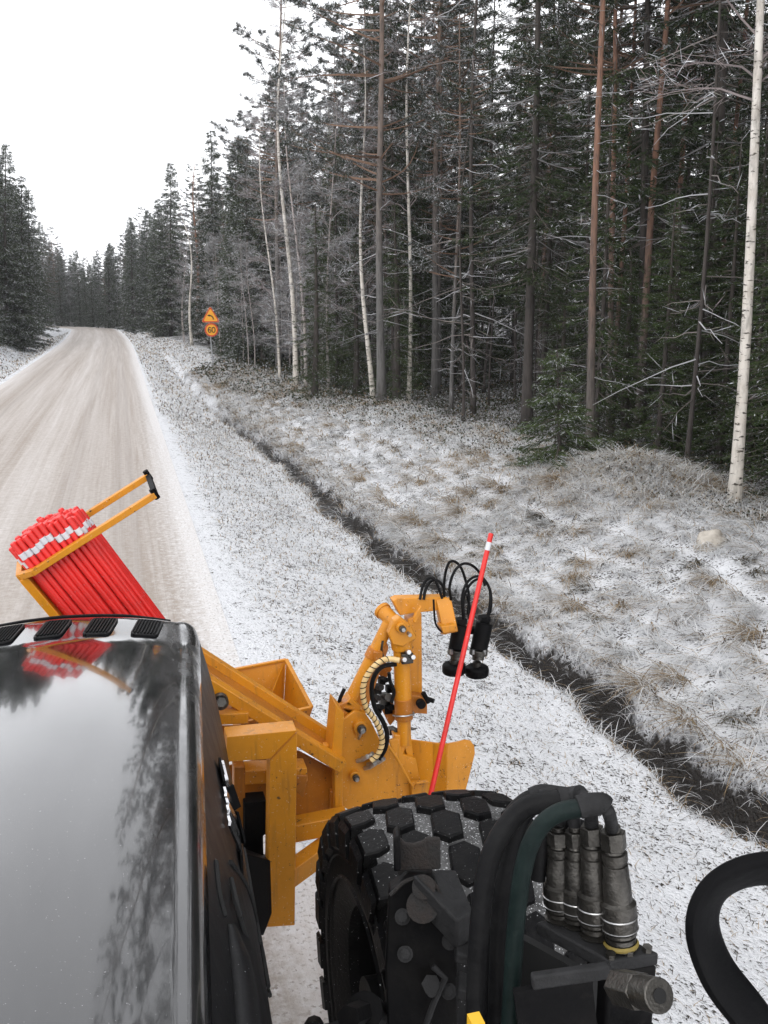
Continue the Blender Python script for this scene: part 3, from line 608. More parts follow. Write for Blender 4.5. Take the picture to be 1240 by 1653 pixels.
def fill(n, side, y0, y1, u0, u1, mixk, rmin, pxr=(-170, 1420), p=1.0, bias=1.0):
    made = 0; tries = 0; ks = [m[0] for m in mixk]; pw = np.array([m[1] for m in mixk], float); pw /= pw.sum()
    while made < n and tries < n*40:
        tries += 1; Y = y0+(y1-y0)*RNG.random()**p; w_ = u0+(u1-u0)*RNG.random()**bias
        u = edge_u(Y)+w_ if side > 0 else -8.4-w_
        X = u+float(road_c(Y)); pp = pix((X, Y, 1))
        if (pp[2] < 2 and pxr[1] < 1e5) or math.hypot(X, Y) < 7 or not pxr[0] < pp[0] < pxr[1]: continue
        if not free(X, Y, rmin): continue
        # keep the surveyed trees in view: nothing new just in front of them
        if any(abs(pp[0]-hx) < 14 and (hX*hX+hY*hY) > X*X+Y*Y for hX, hY, hx in HERO[:HERO_N]) and w_ < 6: continue
        k = str(RNG.choice(ks, p=pw))
        if k == 'spruce' and (Y > 40 or pxr[1] > 1e5): k = 'spruce_far'
        H = {'spruce_far': RNG.uniform(11, 16), 'spruce': RNG.uniform(4, 10) if w_ < 6 else RNG.uniform(7, 14), 'spruce_dark': RNG.uniform(9, 16), 'pine': RNG.uniform(14, 20), 'pine_grey': RNG.uniform(12, 18), 'birch': RNG.uniform(8, 14), 'birch_young': RNG.uniform(4, 8), 'bare_pole': RNG.uniform(7, 13)}[k]
        if pp[0] < 600:
            top = np.interp(pp[0], [s[0] for s in SKY], [s[1] for s in SKY])+(RNG.uniform(4, 70) if Y < 100 else RNG.uniform(-4, 30))
            dist = math.hypot(X, Y); el = math.atan((826.5-top)/FPX)-PITCH; Hm = CAM_Z+dist*math.tan(el)-gz(X, Y)
            if Hm < 2.5: continue
            H = min(H, Hm)
            if k in ('pine', 'pine_grey') and H < 9: k = 'spruce'
        GRID.setdefault((int(X//3), int(Y//3)), []).append((X, Y)); tree(k, X, Y, H, where(k, X, Y, H, pp), GR[k][1], girth=RNG.uniform(.45, .8)*(1.4 if k in ('birch_young', 'bare_pole') else 1), wide=np.interp(Y, [30, 90], [1.05, 1.2])*max(1, 9/H)**.5); made += 1
    return made
c1 = fill(90, 1, 9, 34, .8, 18, [('spruce', .38), ('spruce_dark', .20), ('pine', .16), ('bare_pole', .26)], 1.0)
c2 = fill(85, 1, 20, 70, .2, 14, [('spruce', .32), ('birch_young', .22), ('birch', .05), ('pine_grey', .25), ('bare_pole', .16)], 1.1, bias=1.3)
c3 = fill(60, 1, 26, 75, 8, 40, [('spruce', .2), ('spruce_dark', .5), ('pine', .3)], 1.6)
c4 = fill(85, 1, 60, 165, .3, 14, [('spruce', .33), ('birch_young', .42), ('pine_grey', .1), ('birch', .15)], 1.2, bias=1.4)
c5 = fill(130, -1, 24, 165, .2, 12, [('spruce', .30), ('birch_young', .45), ('birch', .2), ('pine_grey', .05)], 1.2, (-170, 330), bias=1.3)
c10 = fill(22, 1, 11, 24, .9, 6, [('spruce', 1)], .9, (960, 1340))
c11 = fill(20, 1, 26, 62, -.6, 1.6, [('birch_young', 1)], .8, (350, 720))
c8 = fill(48, 1, -3, 16, .5, 12, [('spruce', .65), ('pine', .35)], 1.3, (1400, 1e6))
c9 = fill(60, -1, 60, 120, 0, 8, [('spruce', 1)], .9, (-40, 125))
c12 = fill(24, 1, 28, 60, 1, 14, [('pine_grey', 1)], 1.0, (420, 760))
c6 = fill(40, -1, 3, 60, 0, 12, [('spruce', .4), ('pine', .4), ('birch', .2)], 1.8, (-2600, -150), bias=1.4)
c7 = fill(105, 1, 118, 190, 1, 45, [('spruce_dark', .25), ('birch_young', .25), ('spruce', .25), ('pine_grey', .25)], 1.4, (60, 300))
print('TREES', c1, c2, c3, c4, c5, c6, c7)

# ------------------------------------------------------------------ road sign
sb = at(345, 598, Z=gz(3.96, 42.9)); SY = sb.y
sg = thing('road_sign', 'road sign post with yellow left bend triangle above a round 60 limit', 'road sign', tuple(sb))
top = at(336, 497, Y=SY-.03)
mb = MB(); mb.tube([sb-Vector((0, 0, .2)), top], .034, 10); obj('post', mb, worn('galvanised_post', (.33, .34, .35), (.2, .2, .2), .5), sg)
YS = worn('sign_yellow', (.90, .42, .03), (.7, .3, .03), .4, 6, .25); RS = worn('sign_red', (.62, .06, .03), (.45, .05, .03), .4, 6, .3); BS = worn('sign_black', (.015, .015, .015), (.03, .03, .03), .4)
GB = worn('sign_back', (.35, .36, .37), (.2, .2, .2), .5)
def ring(c, rx, n, r0, r1, t, y, rot=0):
    mb = MB(); o = [c+Vector((math.cos(a)*rx*r0, y, math.sin(a)*rx*r0)) for a in [rot+2*PI*k/n for k in range(n)]]; i_ = [c+Vector((math.cos(a)*rx*r1, y, math.sin(a)*rx*r1)) for a in [rot+2*PI*k/n for k in range(n)]]
    mb.v = o+i_+[p+Vector((0, t, 0)) for p in o+i_]
    for k in range(n):
        j = (k+1) % n; mb.f += [(k, j, n+j, n+k), (2*n+k, 3*n+k, 3*n+j, 2*n+j), (k, 2*n+k, 2*n+j, j), (n+k, n+j, 3*n+j, 3*n+k)]
    return mb
def tri(c, r, y):   # rounded triangle
    o = []
    for k in range(3):
        a = PI/2+2*PI*k/3; cc = Vector((math.cos(a), 0, math.sin(a)))*r*.86
        o += [c+cc+Vector((math.cos(b), 0, math.sin(b)))*r*.14+Vector((0, y, 0)) for b in (a-1.0, a-.5, a, a+.5, a+1.0)]
    return o
ct = at(340, 511.5, Y=SY-.09); cc = at(341.5, 532.5, Y=SY-.09)
tp = MB(); tp.prism(tri(ct, .46, .004), (0, .02, 0)); tpl = obj('warning_triangle', tp, YS, sg, smooth=False)
a_, b_ = tri(ct, .45, -.004), tri(ct, .365, -.004); m = MB(); nn = len(a_); m.v = a_+b_+[p+Vector((0, .006, 0)) for p in a_+b_]
for k in range(nn):
    j = (k+1) % nn; m.f += [(k, j, nn+j, nn+k), (k, 2*nn+k, 2*nn+j, j), (nn+k, nn+j, 3*nn+j, 3*nn+k)]
obj('border', m, RS, tpl, smooth=False)
arc = [ct+Vector((.07+.17*math.cos(a)-.11, -.012, -.13+.20*math.sin(a))) for a in np.linspace(0, 1.75, 9)]
m = MB()
for i in range(len(arc)-1): m.bar(arc[i], arc[i+1], .012, .045, up=(0, 0, 1) if i > 4 else (1, 0, 0))
h = arc[-1]; m.prism([h+Vector((-.09, 0, .0)), h+Vector((.02, 0, .055)), h+Vector((.02, 0, -.055))], (0, .01, 0)); obj('bend_arrow', m, BS, tpl, smooth=False)
m = MB(); m.prism([cc+Vector((math.cos(a)*.325, 0, math.sin(a)*.325)) for a in np.linspace(0, 2*PI, 36, False)], (0, .02, 0)); dsc = obj('speed_disc', m, YS, sg, smooth=False)
obj('border', ring(cc, .325, 36, .99, .80, .006, -.006), RS, dsc, smooth=False)
def digit(kind, x):
    m = MB(); W, Hh = .075, .125
    P = [(math.cos(a)*W, math.sin(a)*Hh) for a in np.linspace(0, 2*PI, 20)] if kind == '0' else None
    if kind == '6':
        P = [(W*.9, Hh*.72), (W*.4, Hh*.97), (-W*.25, Hh*.9), (-W*.75, Hh*.45), (-W*.95, -.02), (-W*.85, -Hh*.6), (0, -Hh), (W*.8, -Hh*.65), (W*.9, -Hh*.3), (W*.5, .0), (-.01, Hh*.1), (-W*.8, -Hh*.2)]
    m.tube([cc+Vector((x+a, -.010, b)) for a, b in P], .020, 6, sm=2); return m
obj('digit', digit('6', -.095), BS, dsc); obj('digit', digit('0', .098), BS, dsc)
m = MB()
for c_ in (ct, cc): m.box(c_+Vector((0, .045, 0)), .14, .05, .05)
obj('clamp', m, GB, sg)

# pale stone on the bank
sp_ = at(1145, 880, Z=.1); sz = gz(sp_.x, sp_.y)
import bmesh
bm = bmesh.new(); bmesh.ops.create_icosphere(bm, subdivisions=4, radius=1)
for v in bm.verts:
    p = v.co; k_ = 1+.10*math.sin(p.x*3+1)+.08*math.sin(p.y*5+p.z*4)+.05*math.sin(p.x*9+p.z*7+p.y*5)+.02*math.sin(p.y*23+p.z*17); v.co = Vector((p.x*.21*k_, p.y*.15*k_, p.z*.14*k_))
me = bpy.data.meshes.new('stone'); bm.to_mesh(me); bm.free(); me.polygons.foreach_set('use_smooth', [True]*len(me.polygons))
me.materials.append(worn('pale_stone', (.50, .46, .40), (.20, .17, .14), .9, 7, .9, bstr=.9)); o = bpy.data.objects.new('stone', me); COL.objects.link(o)
o.location = (sp_.x, sp_.y, sz+.03); o.rotation_euler = (0, -.35, .3); tag(o, 'pale rounded stone lying on the grassy bank near the birch', 'stone')

# ------------------------------------------------------------------ tractor
TR = thing('tractor', 'black tractor with long glossy hood and right front wheel seen from its cab', 'tractor', (-.25, 1.6, 0))
HC = -.27
_ht = np.linspace(-.6, 2.7, 200); _hs = np.interp(_ht, [-.6, 0, .9, 1.45, 1.85, 2.05, 2.16, 2.6], [.04, .05, .085, .13, .168, .178, .05, .03])
_hzv = -np.cumsum(_hs)*(_ht[1]-_ht[0]); _hzv += 1.828-np.interp(2.44, _ht, _hzv)
def hz(Y): return float(np.interp(Y-.9, _ht, _hzv))
def hw(Y): return .327+.0686*(min(Y, 3.15)-.99)   # half width to the ridge outer line
HY0, HY1 = .35, 3.40
def hood_pt(s, Y):
    """s 0..1 across from the centre line to the lower side edge (right half)"""
    W_ = hw(Y); z = hz(Y); e = max(0, (Y-3.24)/.16); ez = .045*min(1, e)**2; W_ -= .05*min(1, e)**2
    prof = [(0, 0), (.25, -.004), (.5, -.015), (.68, -.030), (.78, -.041), (.84, -.048), (.875, -.052), (.91, -.051), (.95, -.056), (.985, -.072), (1.0, -.098)]
    sd = [(1.012, -.12), (1.03, -.3), (1.05, -.55), (1.06, -.85), (1.04, -1.1)]
    xw = .445+.045*Y; pts = [(a*W_, b) for a, b in prof]+[(W_+(xw-W_)*k_, b) for k_, b in ((.06, -.125), (.42, -.3), (.72, -.52), (1.0, -.80), (1.06, -1.1))]
    x, dz = pts[s]; return Vector((x, Y, z+dz-ez))
ns_ = 16; yst = list(np.linspace(HY0, 2.8, 30))+list(np.linspace(2.85, HY1, 16))
mb = MB(); full = [(-1, i) for i in range(ns_-1, 0, -1)]+[(1, i) for i in range(ns_)]
for Y in yst:
    for sg_, i in full:
        p = hood_pt(i, Y); mb.v.append(Vector((HC+sg_*p.x, p.y, p.z)))
nf = len(full); mb.f = [(a*nf+k, a*nf+k+1, (a+1)*nf+k+1, (a+1)*nf+k) for a in range(len(yst)-1) for k in range(nf-1)]
k0 = (len(yst)-1)*nf; base = len(mb.v)     # nose: rounds over and drops
for j, (dy, dz) in enumerate([(.03, -.03), (.05, -.09), (.06, -.3), (.04, -.9)]):
    for q in range(nf):
        p = mb.v[k0+q]; t = (q-nf/2)/(nf/2); mb.v.append(Vector((HC+(p.x-HC)*(1-.03*j), HY1+dy*(1-.4*t*t), min(p.z, p.z+dz) if abs(t) < .7 else p.z+dz*.6)))
    a = k0 if j == 0 else base+(j-1)*nf; b = base+j*nf; mb.f += [(a+q, a+q+1, b+q+1, b+q) for q in range(nf-1)]
# paint on the top, matt plastic on the flanks
hood = obj('hood', mb, HOOD, TR); hood.data.materials.append(PLAST)
for pl in hood.data.polygons:
    if pl.center.z < hz(min(max(pl.center.y+1.6, .4), 3.3))-.105: pl.material_index = 1
sub = hood.modifiers.new('smooth', 'SUBSURF'); sub.levels = 1; sub.render_levels = 2
def htop(x, Y):   # height of the hood's top at lateral x (from centre)
    W_ = hw(Y); P = [hood_pt(i, Y) for i in range(11)]; return float(np.interp(abs(x), [p.x for p in P], [p.z for p in P]))
# dark sealing strip along the nose
m = MB(); m.tube([Vector((HC+x, 3.378, htop(x, 3.378)+.005)) for x in np.linspace(-.40, .385, 15)], 1.0, 10, sm=3, sq=(.010, .009, (0, 0, 1)))
obj('nose_seal', m, RUB, TR)
# air vents near the nose
def vent(xc, Y0=3.06, Y1=3.24, w_=.082):
    fr = MB(); sh = .028
    def P(u, v, dz=0): x = xc+(u-.5)*w_+ (v-.5)*sh; Y = Y0+(Y1-Y0)*v; return Vector((HC+x, Y, htop(x, Y)+dz))
    loop = [(.12, 0), (.88, 0), (.97, .03), (1, .12), (1, .88), (.97, .97), (.88, 1), (.12, 1), (.03, .97), (0, .88), (0, .12), (.03, .03), (.12, 0)]
    fr.tube([P(u, v, .003) for u, v in loop], .0045, 8, cap=False)
    f = obj('vent_frame', fr, PLAST, TR)
    b = MB(); b.add([P(u, v, .0035) for u, v in ((.04, .04), (.96, .04), (.96, .96), (.04, .96))], [(0, 1, 2, 3)]); obj('vent_recess', b, DARK, f)
    for k in range(7):
        u = .12+.76*k/6; s = MB(); s.bar(P(u, .06, .0065), P(u, .94, .0065), .004, .006); obj('slat', s, RUB, f)
for xc in (.30, .147, -.006, -.159, -.312): vent(xc)
# flank details on the right side
def side(Y, z, dx=0):   # point on the right flank
    P = [hood_pt(i, Y) for i in range(9, 16)]; x = float(np.interp(-z, [-p.z for p in P], [p.x for p in P])); return Vector((HC+x+dx, Y, z))
def strip(name, pts, wd, th, mat, par, dx=.0):
    m = MB(); P = [side(Y, z, dx) for Y, z in pts]
    for a, b in zip(P[:-1], P[1:]): m.bar(a, b, th, wd, up=(0, 0, 1))
    return obj(name, m, mat, par, bev=.002)
def upy(px, py):   # photo point onto the flank: march down the sight line to the first meeting
    best = None
    for d in np.arange(.9, 4.2, .008):
        p = at(px, py, d=d)
        if not .5 < p.y < 3.3 or p.z > hz(p.y)-.12 or p.z < hz(p.y)-1.05: continue
        q = side(p.y, p.z); e = abs(p.x-q.x)
        if best is None or e < best[0]: best = (e, q)
    return best[1] if best else Vector((HC+.55, 2, 1.4))
for pts in ([(372, 1420), (392, 1500), (418, 1560), (440, 1606)], [(372, 1392), (402, 1440), (430, 1520), (446, 1590)], [(348, 1392), (352, 1440), (362, 1480)], [(398, 1370), (420, 1440), (438, 1520)]):
    m = MB(); m.tube([upy(*q)+Vector((.001, 0, 0)) for q in pts], .006, 6, sm=4); obj('panel_groove', m, DARK, TR)
m = MB(); P = [upy(*q) for q in ((372, 1500), (380, 1560), (388, 1620), (394, 1690))]; m.tube(P, [.012, .028, .032, .034], 12, sm=5); obj('side_bulge', m, PLAST, TR)
m = MB(); P = [upy(*q)+Vector((.004, 0, 0)) for q in ((352, 1236), (360, 1275), (372, 1310), (384, 1360), (388, 1398))]
for a, b in zip(P[:-1], P[1:]): m.bar(a, b, .006, .05, up=(0, 0, 1))
emb = obj('side_emblem', m, RUB, TR)
for i, (a, b) in enumerate([((355, 1238), (361, 1262)), ((357, 1262), (367, 1284)), ((358, 1282), (372, 1304)), ((361, 1300), (375, 1325)), ((362, 1312), (378, 1348)), ((364, 1330), (382, 1372))]):
    m = MB(); p, q = upy(*a), upy(*b); m.bar(p+Vector((.010, 0, 0)), q+Vector((.010, 0, 0)), .006, .012, up=(0, 0, 1)); m.bar(p+Vector((.010, 0, 0)), p+Vector((.010, .03, -.004)), .006, .012, up=(0, 0, 1)); obj('letter', m, CHROME, emb)
# chassis behind/below the hood so nothing floats
m = MB(); m.box((HC, 1.7, .70), .5, 3.3, .45); m.box((HC, 2.3, .5), 1.9, .12, .12); obj('chassis', m, BLK, TR)

# right front wheel
WC = Vector((.885, 2.45, .665)); WS = .955; WR = .665; WW = .30
prof = [(-.20, .36), (-.235, .37), (-.265, .42), (-.285, .50), (-.285, .58), (-.272, .635), (-.245, .665), (-.15, .680), (0, .686), (.15, .680), (.245, .665), (.272, .635), (.285, .58), (.285, .50), (.265, .42), (.235, .37), (.20, .36)]
prof = [(a, b*WS) for a, b in prof]; m = MB(); m._lat(WC, Vector((1, 0, 0)), prof, 72); ty = obj('tyre', m, GROOVE, TR)
ty.data.materials.append(TYRE)
for pl in ty.data.polygons:
    c = pl.center+Vector(TR.location)-WC
    if abs(c.x) > .25 or math.hypot(c.y, c.z) < .60: pl.material_index = 1
for rr in (.60, .545, .47):
    m = MB(); m._lat(WC, Vector((1, 0, 0)), [(-.283, rr*WS+.006), (-.291, rr*WS), (-.283, rr*WS-.006)], 72); obj('sidewall_rib', m, TYRE, ty)
m = MB(); m._lat(WC, Vector((1, 0, 0)), [(-.215, .375), (-.225, .36), (-.19, .345), (-.10, .33), (.0, .30), (.02, .1), (.02, .02)], 48); rim = obj('rim', m, BLK, TR)
m = MB(); m.cyl(WC+Vector((-.25, 0, 0)), WC+Vector((.02, 0, 0)), .14, 24); m.cyl(WC+Vector((-.29, 0, 0)), WC+Vector((-.24, 0, 0)), .07, 20); obj('hub', m, BLK, TR)
N = 24
def wheel_pt(a, r, x): return WC+Vector((x, math.sin(a)*r, math.cos(a)*r))
def block_mesh(poly, r0, r1, name):
    """block of the tread around angle 0; poly in (x, arc length); top face slightly smaller"""
    cx = sum(p[0] for p in poly)/len(poly); cy = sum(p[1] for p in poly)/len(poly); m = MB(); n = len(poly)
    def rr(x, r): return r-.028*(abs(x)/.28)**2.4
    for k_, r in ((.97, r0), (.90, r1-.005), (.82, r1)):
        for x, s in poly:
            x2, s2 = cx+(x-cx)*k_, cy+(s-cy)*k_; a = s2/.69; rad = rr(x2, r); m.v.append(Vector((x2, math.sin(a)*rad, math.cos(a)*rad)))
    for j in range(2): m.f += [(j*n+i, j*n+(i+1) % n, (j+1)*n+(i+1) % n, (j+1)*n+i) for i in range(n)]
    m.f.append([2*n+i for i in range(n)]); return m
def put_blocks(m, angs, label=None):
    first = None
    for a in angs:
        if first is None:
            o = obj('tread_block', MB(), TYRE, ty); me = bpy.data.meshes.new('tread_block'); me.from_pydata([tuple(v) for v in m.v], [], m.f); me.materials.append(TYRE); o.data = me
            bm = bmesh.new(); bm.from_mesh(me); bmesh.ops.recalc_face_normals(bm, faces=bm.faces); bm.to_mesh(me); bm.free()
            first = o
        else: o = first.copy(); COL.objects.link(o)
        o.location = WC-wloc(ty); o.scale = (1, WS, WS); o.rotation_euler = (-a+RNG.normal(0, .004), 0, 0)
pit = 2*PI*.69/N; da = 2*PI/N
hexb = lambda x0, w_, l_: [(x0-w_, -l_*.25), (x0-w_*.35, -l_*.5), (x0+w_*.55, -l_*.42), (x0+w_, l_*.25), (x0+w_*.35, l_*.5), (x0-w_*.55, l_*.42)]
put_blocks(block_mesh(hexb(0, .062, pit*.98), .675, .708, ''), [i*da for i in range(N)])
for s in (-1, 1): put_blocks(block_mesh([(x*1 if s > 0 else -x, y if s > 0 else -y) for x, y in hexb(.128, .058, pit*.98)], .675, .708, ''), [(i+.5)*da for i in range(N)])
for s in (-1, 1):
    pts = [(.195, -pit*.34), (.235, -pit*.44), (.283, -pit*.40), (.283, pit*.32), (.235, pit*.40), (.190, pit*.22)]
    m = block_mesh([(x*s, y) for x, y in pts], .66, .706, ''); n = len(m.v)
    # shoulder lug running down the sidewall
    for x, r in ((.286*s, .672), (.300*s, .655), (.302*s, .575), (.286*s, .560)):
        for y in (-pit*.37, pit*.29): a = y/.69; m.v.append(Vector((x, math.sin(a)*r, math.cos(a)*r)))
    q = n; m.f += [(q, q+1, q+3, q+2), (q+2, q+3, q+5, q+4), (q+4, q+5, q+7, q+6), (q, q+2, q+4, q+6), (q+1, q+7, q+5, q+3)]
    put_blocks(m, [i*da for i in range(N)])
m = MB()
for k in range(8):
    a = 2*PI*k/8+.2; m.cyl(WC+Vector((-.02, math.sin(a)*.2, math.cos(a)*.2)), WC+Vector((-.06, math.sin(a)*.2, math.cos(a)*.2)), .018, 6)
obj('wheel_nut', m, STEELD, TR); bpy.data.objects['wheel_nut']['kind'] = 'stuff'

# mudguard bracket in front of / above the wheel
def Q(x, y, d): return at(x, y, d=d)
D1 = 1.75
fb = thing('mudguard_bracket', 'black steel bracket without its mudguard, bolted beside the front tyre', 'bracket', tuple(Q(690, 1650, D1)-Vector((0, 0, .3))))
def plate(pts, d, t, name, mat, par=fb, bev=.004, depth_dir=None):
    m = MB(); off = (depth_dir or _F)*t; m.prism([Q(x, y, d) for x, y in pts], off); return obj(name, m, mat, par, bev=bev)
plate([(628, 1440), (660, 1418), (700, 1420), (738, 1500), (740, 1660), (742, 1720), (628, 1720), (622, 1560)], D1, .05, 'main_plate', BLK)
plate([(635, 1356), (648, 1354), (652, 1361), (668, 1363), (684, 1358), (690, 1352), (711, 1353), (712, 1404), (636, 1408)], D1+.03, .012, 'top_lug', RUST)
plate([(635, 1356), (640, 1350), (646, 1350), (648, 1406), (636, 1408)], D1-.02, .06, 'lug_side', BLK)
plate([(640, 1404), (700, 1404), (664, 1440), (652, 1442)], D1+.05, .03, 'lug_web', RUST)
m = MB(); c = [Q(667, 1412, D1-.02), Q(706, 1404, D1+.10), Q(736, 1404, D1+.10), Q(764, 1470, D1-.05), Q(738, 1488, D1-.06)]
m.prism([c[0], c[1], c[2], c[3], c[4]], (0, 0, -.06)); obj('arm_box', m, GREYM, fb, bev=.004)
m = MB(); m.cyl(Q(684, 1432, D1-.02), Q(684, 1446, D1+.10), .022, 18); m.cyl(Q(682, 1463, D1-.03), Q(684, 1463, D1+.05), .030, 18); obj('pivot_boss', m, RUST, fb)
m = MB(); m.tube([Q(699, 1560, D1-.03), Q(719, 1579, D1-.03), Q(700, 1620, D1-.03), Q(684, 1665, D1-.03)], .006, 8); obj('bent_rod', m, GREYM, fb)
m = MB(); m.cyl(Q(696, 1589, D1-.03), Q(697, 1589, D1+.02), .018, 6); m.cyl(Q(697, 1601, D1-.035), Q(697, 1601, D1), .010, 10); obj('bolt', m, GREYM, fb)
for a, b in (((735, 1532), (760, 1540)), ((738, 1588), (762, 1600))):
    m = MB(); m.bar(Q(a[0], a[1], D1-.04), Q(b[0]+6, b[1], D1-.04), .05, .02); obj('clamp', m, GREYM, fb, bev=.003)
m = MB(); e = Q(586, 1634, 2.05); m.cyl(e, e+Vector((-.05, -.07, .055)), .026, 6); m.cyl(e-Vector((-.02, -.02, .03)), e+Vector((0, -.01, .01)), .042, 16); m.bar(e+Vector((-.10, 0, -.05)), e+Vector((.08, .02, -.03)), .04, .03); m.cyl(e+Vector((-.11, 0, -.01)), e+Vector((-.12, -.05, .02)), .022, 10); m.cyl(e+Vector((.07, .01, -.01)), e+Vector((.07, -.04, .03)), .022, 10)
obj('steering_joint', m, BLK, TR)

for x, y in ((650, 1480), (726, 1520), (654, 1540), (724, 1600)):
    m = MB(); m.cyl(Q(x, y, D1-.016), Q(x, y, D1+.01), .010, 6); m.cyl(Q(x, y, D1-.006), Q(x, y, D1+.01), .015, 14); obj('plate_bolt', m, GREYM, fb)
m = MB(); m.tube([Q(x, y, D1-.004) for x, y in ((630, 1445), (659, 1421), (698, 1423), (735, 1500))], .004, 6, sm=6); obj('weld_seam', m, RUST, fb)
# ------------------------------------------------------------------ coupler block, hoses
CB = thing('coupler_block', 'black hydraulic coupler block with four upright couplers beside the cab', 'coupler block', tuple(Q(960, 1650, 1.2)-Vector((0, 0, .25))))
zt = 2.045
TPp = [at(865, 1488, Z=zt), at(985, 1552, Z=zt), at(1064, 1538, Z=zt), at(930, 1472, Z=zt)]
m = MB(); m.prism(TPp, (0, 0, -.02)); obj('top_plate', m, GREYM, CB, bev=.003)
A, B, C_, D_ = TPp
dwn = Vector((0, 0, -.019)); fx = [B+dwn, C_+dwn, C_+(D_-C_)*.3+dwn, B+(A-B)*.32+dwn]
m = MB(); m.prism([p+(sum(fx, Vector())/4-p)*.02 for p in fx], (0, 0, -.34)); obj('valve_body', m, BLK, CB, bev=.004)
m = MB(); m.bar(A+dwn+Vector((-.02, 0, -.1)), B+dwn+Vector((-.02, .0, -.1)), .012, .2); obj('rear_web', m, DARK, CB)
m = MB(); m.bar(at(858, 1584, d=1.16), at(985, 1552, d=1.16)+Vector((0, 0, -.012)), .012, .02); obj('front_lip', m, GREYM, CB, bev=.003)
m = MB(); m.bar(at(858, 1584, d=1.16)-Vector((0, 0, .17)), at(985, 1552, d=1.16)-Vector((0, 0, .18)), .008, .32); obj('front_web', m, BLK, CB)
c0 = at(1022, 1598, d=1.06); c1 = at(1058, 1606, d=1.02); ax = (c1-c0).normalized()
m = MB(); m.cyl(c0-ax*.03, c0+ax*.018, .0215, 6); m.cyl(c0+ax*.01, c1+ax*.008, .0185, 20); pg = obj('port_plug', m, STEELD, CB, bev=.0015)
m = MB(); m.cyl(c1+ax*.006, c1+ax*.0095, .008, 12); obj('socket', m, DARK, pg)
for k_ in (.12, .5, .88):
    p_ = B.lerp(C_, k_)*.93+A.lerp(D_, k_)*.07; m = MB(); m.cyl(p_, p_+Vector((0, 0, .007)), .007, 6); obj('cap_screw', m, STEELD, CB)
def coupler(px, py, hpx, hpy, s=1.0, ring_c=None):
    b = at(px, py, Z=zt); t = at(hpx, hpy, d=pix(b)[2]*.99); t.x = b.x+(t.x-b.x); a = (t-b); H = a.length; a.normalize(); r = .0225*s
    pr = [(0, .9), (.02, .95), (.03, .6), (.05, .62), (.055, .85), (.09, .85), (.095, .68), (.11, .68), (.115, .92), (.14, .92), (.145, .75), (.155, .98), (.165, 1.0), (.26, 1.0), (.265, .93), (.275, 1.0), (.375, 1.0), (.385, .9), (.40, .80), (.56, .78), (.58, .74), (.70, .70), (.705, .62), (.73, .62), (.735, .72), (.80, .72), (.805, .55), (.83, .5)]
    root = MB(); root._lat(b, a, [(h*H, k*r) for h, k in pr], 24); o = obj('coupler', root, STEELD, CB)
    n_ = MB(); n_.cyl(b+a*H*.83, b+a*H*.98, r*.72, 6); n_.cyl(b+a*H*.98, b+a*H*1.03, r*.45, 14); obj('hex_nut', n_, STEELD, o, bev=.001)
    g = MB(); g._lat(b, a, [(.255*H, r*1.0), (.262*H, r*1.04), (.27*H, r*1.0)], 24); g._lat(b, a, [(.155*H, r*.97), (.163*H, r*1.05), (.17*H, r*.97)], 24); obj('lock_ring', g, STEEL, o)
    if ring_c: g = MB(); g._lat(b, a, [(.012*H, r*.95), (.03*H, r*1.0), (.05*H, r*.9)], 24); obj('colour_ring', g, ring_c, o)
    return b, a, H
YR = worn('yellow_ring', (.22, .16, .03), (.06, .05, .02), .6, 30, .7)
cps = [coupler(1003, 1527, 989, 1338, 1.08, YR), coupler(960, 1510, 955, 1330, 1.0), coupler(930, 1492, 929, 1338, .95), coupler(903, 1482, 901, 1338, 1.0)]
tops = [b+a*H for b, a, H in cps]
def hose(name, pts, r, mat, label, cat='hose', group=None, n=14):
    m = MB(); m.tube(pts, r, n, sm=8); o = obj(name, m, mat); tag(o, label, cat, group); return o
def fitting(par, pts, r):
    m = MB(); m.tube(pts, r, 14, sm=6); return obj('fitting', m, GREYM, par)
dh = 1.16
e0 = tops[0]
h1 = hose('hydraulic_hose', [Q(818, 1720, 1.22), Q(824, 1635, 1.22), Q(834, 1482, 1.21), Q(848, 1389, 1.19), Q(870, 1338, 1.18), Q(902, 1312, 1.17), Q(944, 1303, dh)], .0118, HOSEG, 'greenish hydraulic hose bending over to the foremost coupler')
fitting(h1, [Q(936, 1303, dh), Q(958, 1299, dh), Q(976, 1303, dh), Q(984, 1316, dh), e0+Vector((0, 0, 0))], .0085)
m = MB(); m.tube([Q(934, 1303, dh), Q(950, 1299, dh), Q(970, 1298, dh), Q(976, 1302, dh)], .0145, 14, sm=4); obj('crimp_sleeve', m, GREYM, h1)
h2 = hose('hydraulic_hose', [Q(765, 1720, 1.26), Q(768, 1635, 1.26), Q(774, 1502, 1.26), Q(787, 1401, 1.26), Q(810, 1345, 1.26), Q(846, 1305, 1.26), Q(886, 1294, 1.26), Q(915, 1291, 1.25)], .0142, HOSE, 'thick black hydraulic hose arching in front of the tyre, left of the green one')
fitting(h2, [Q(910, 1291, 1.25), Q(938, 1287, 1.24), Q(952, 1300, 1.22), tops[1]], .0095)
m = MB(); m.tube([Q(903, 1292, 1.25), Q(925, 1288, 1.25), Q(938, 1286, 1.24)], .0155, 14, sm=4); obj('crimp_sleeve', m, GREYM, h2)
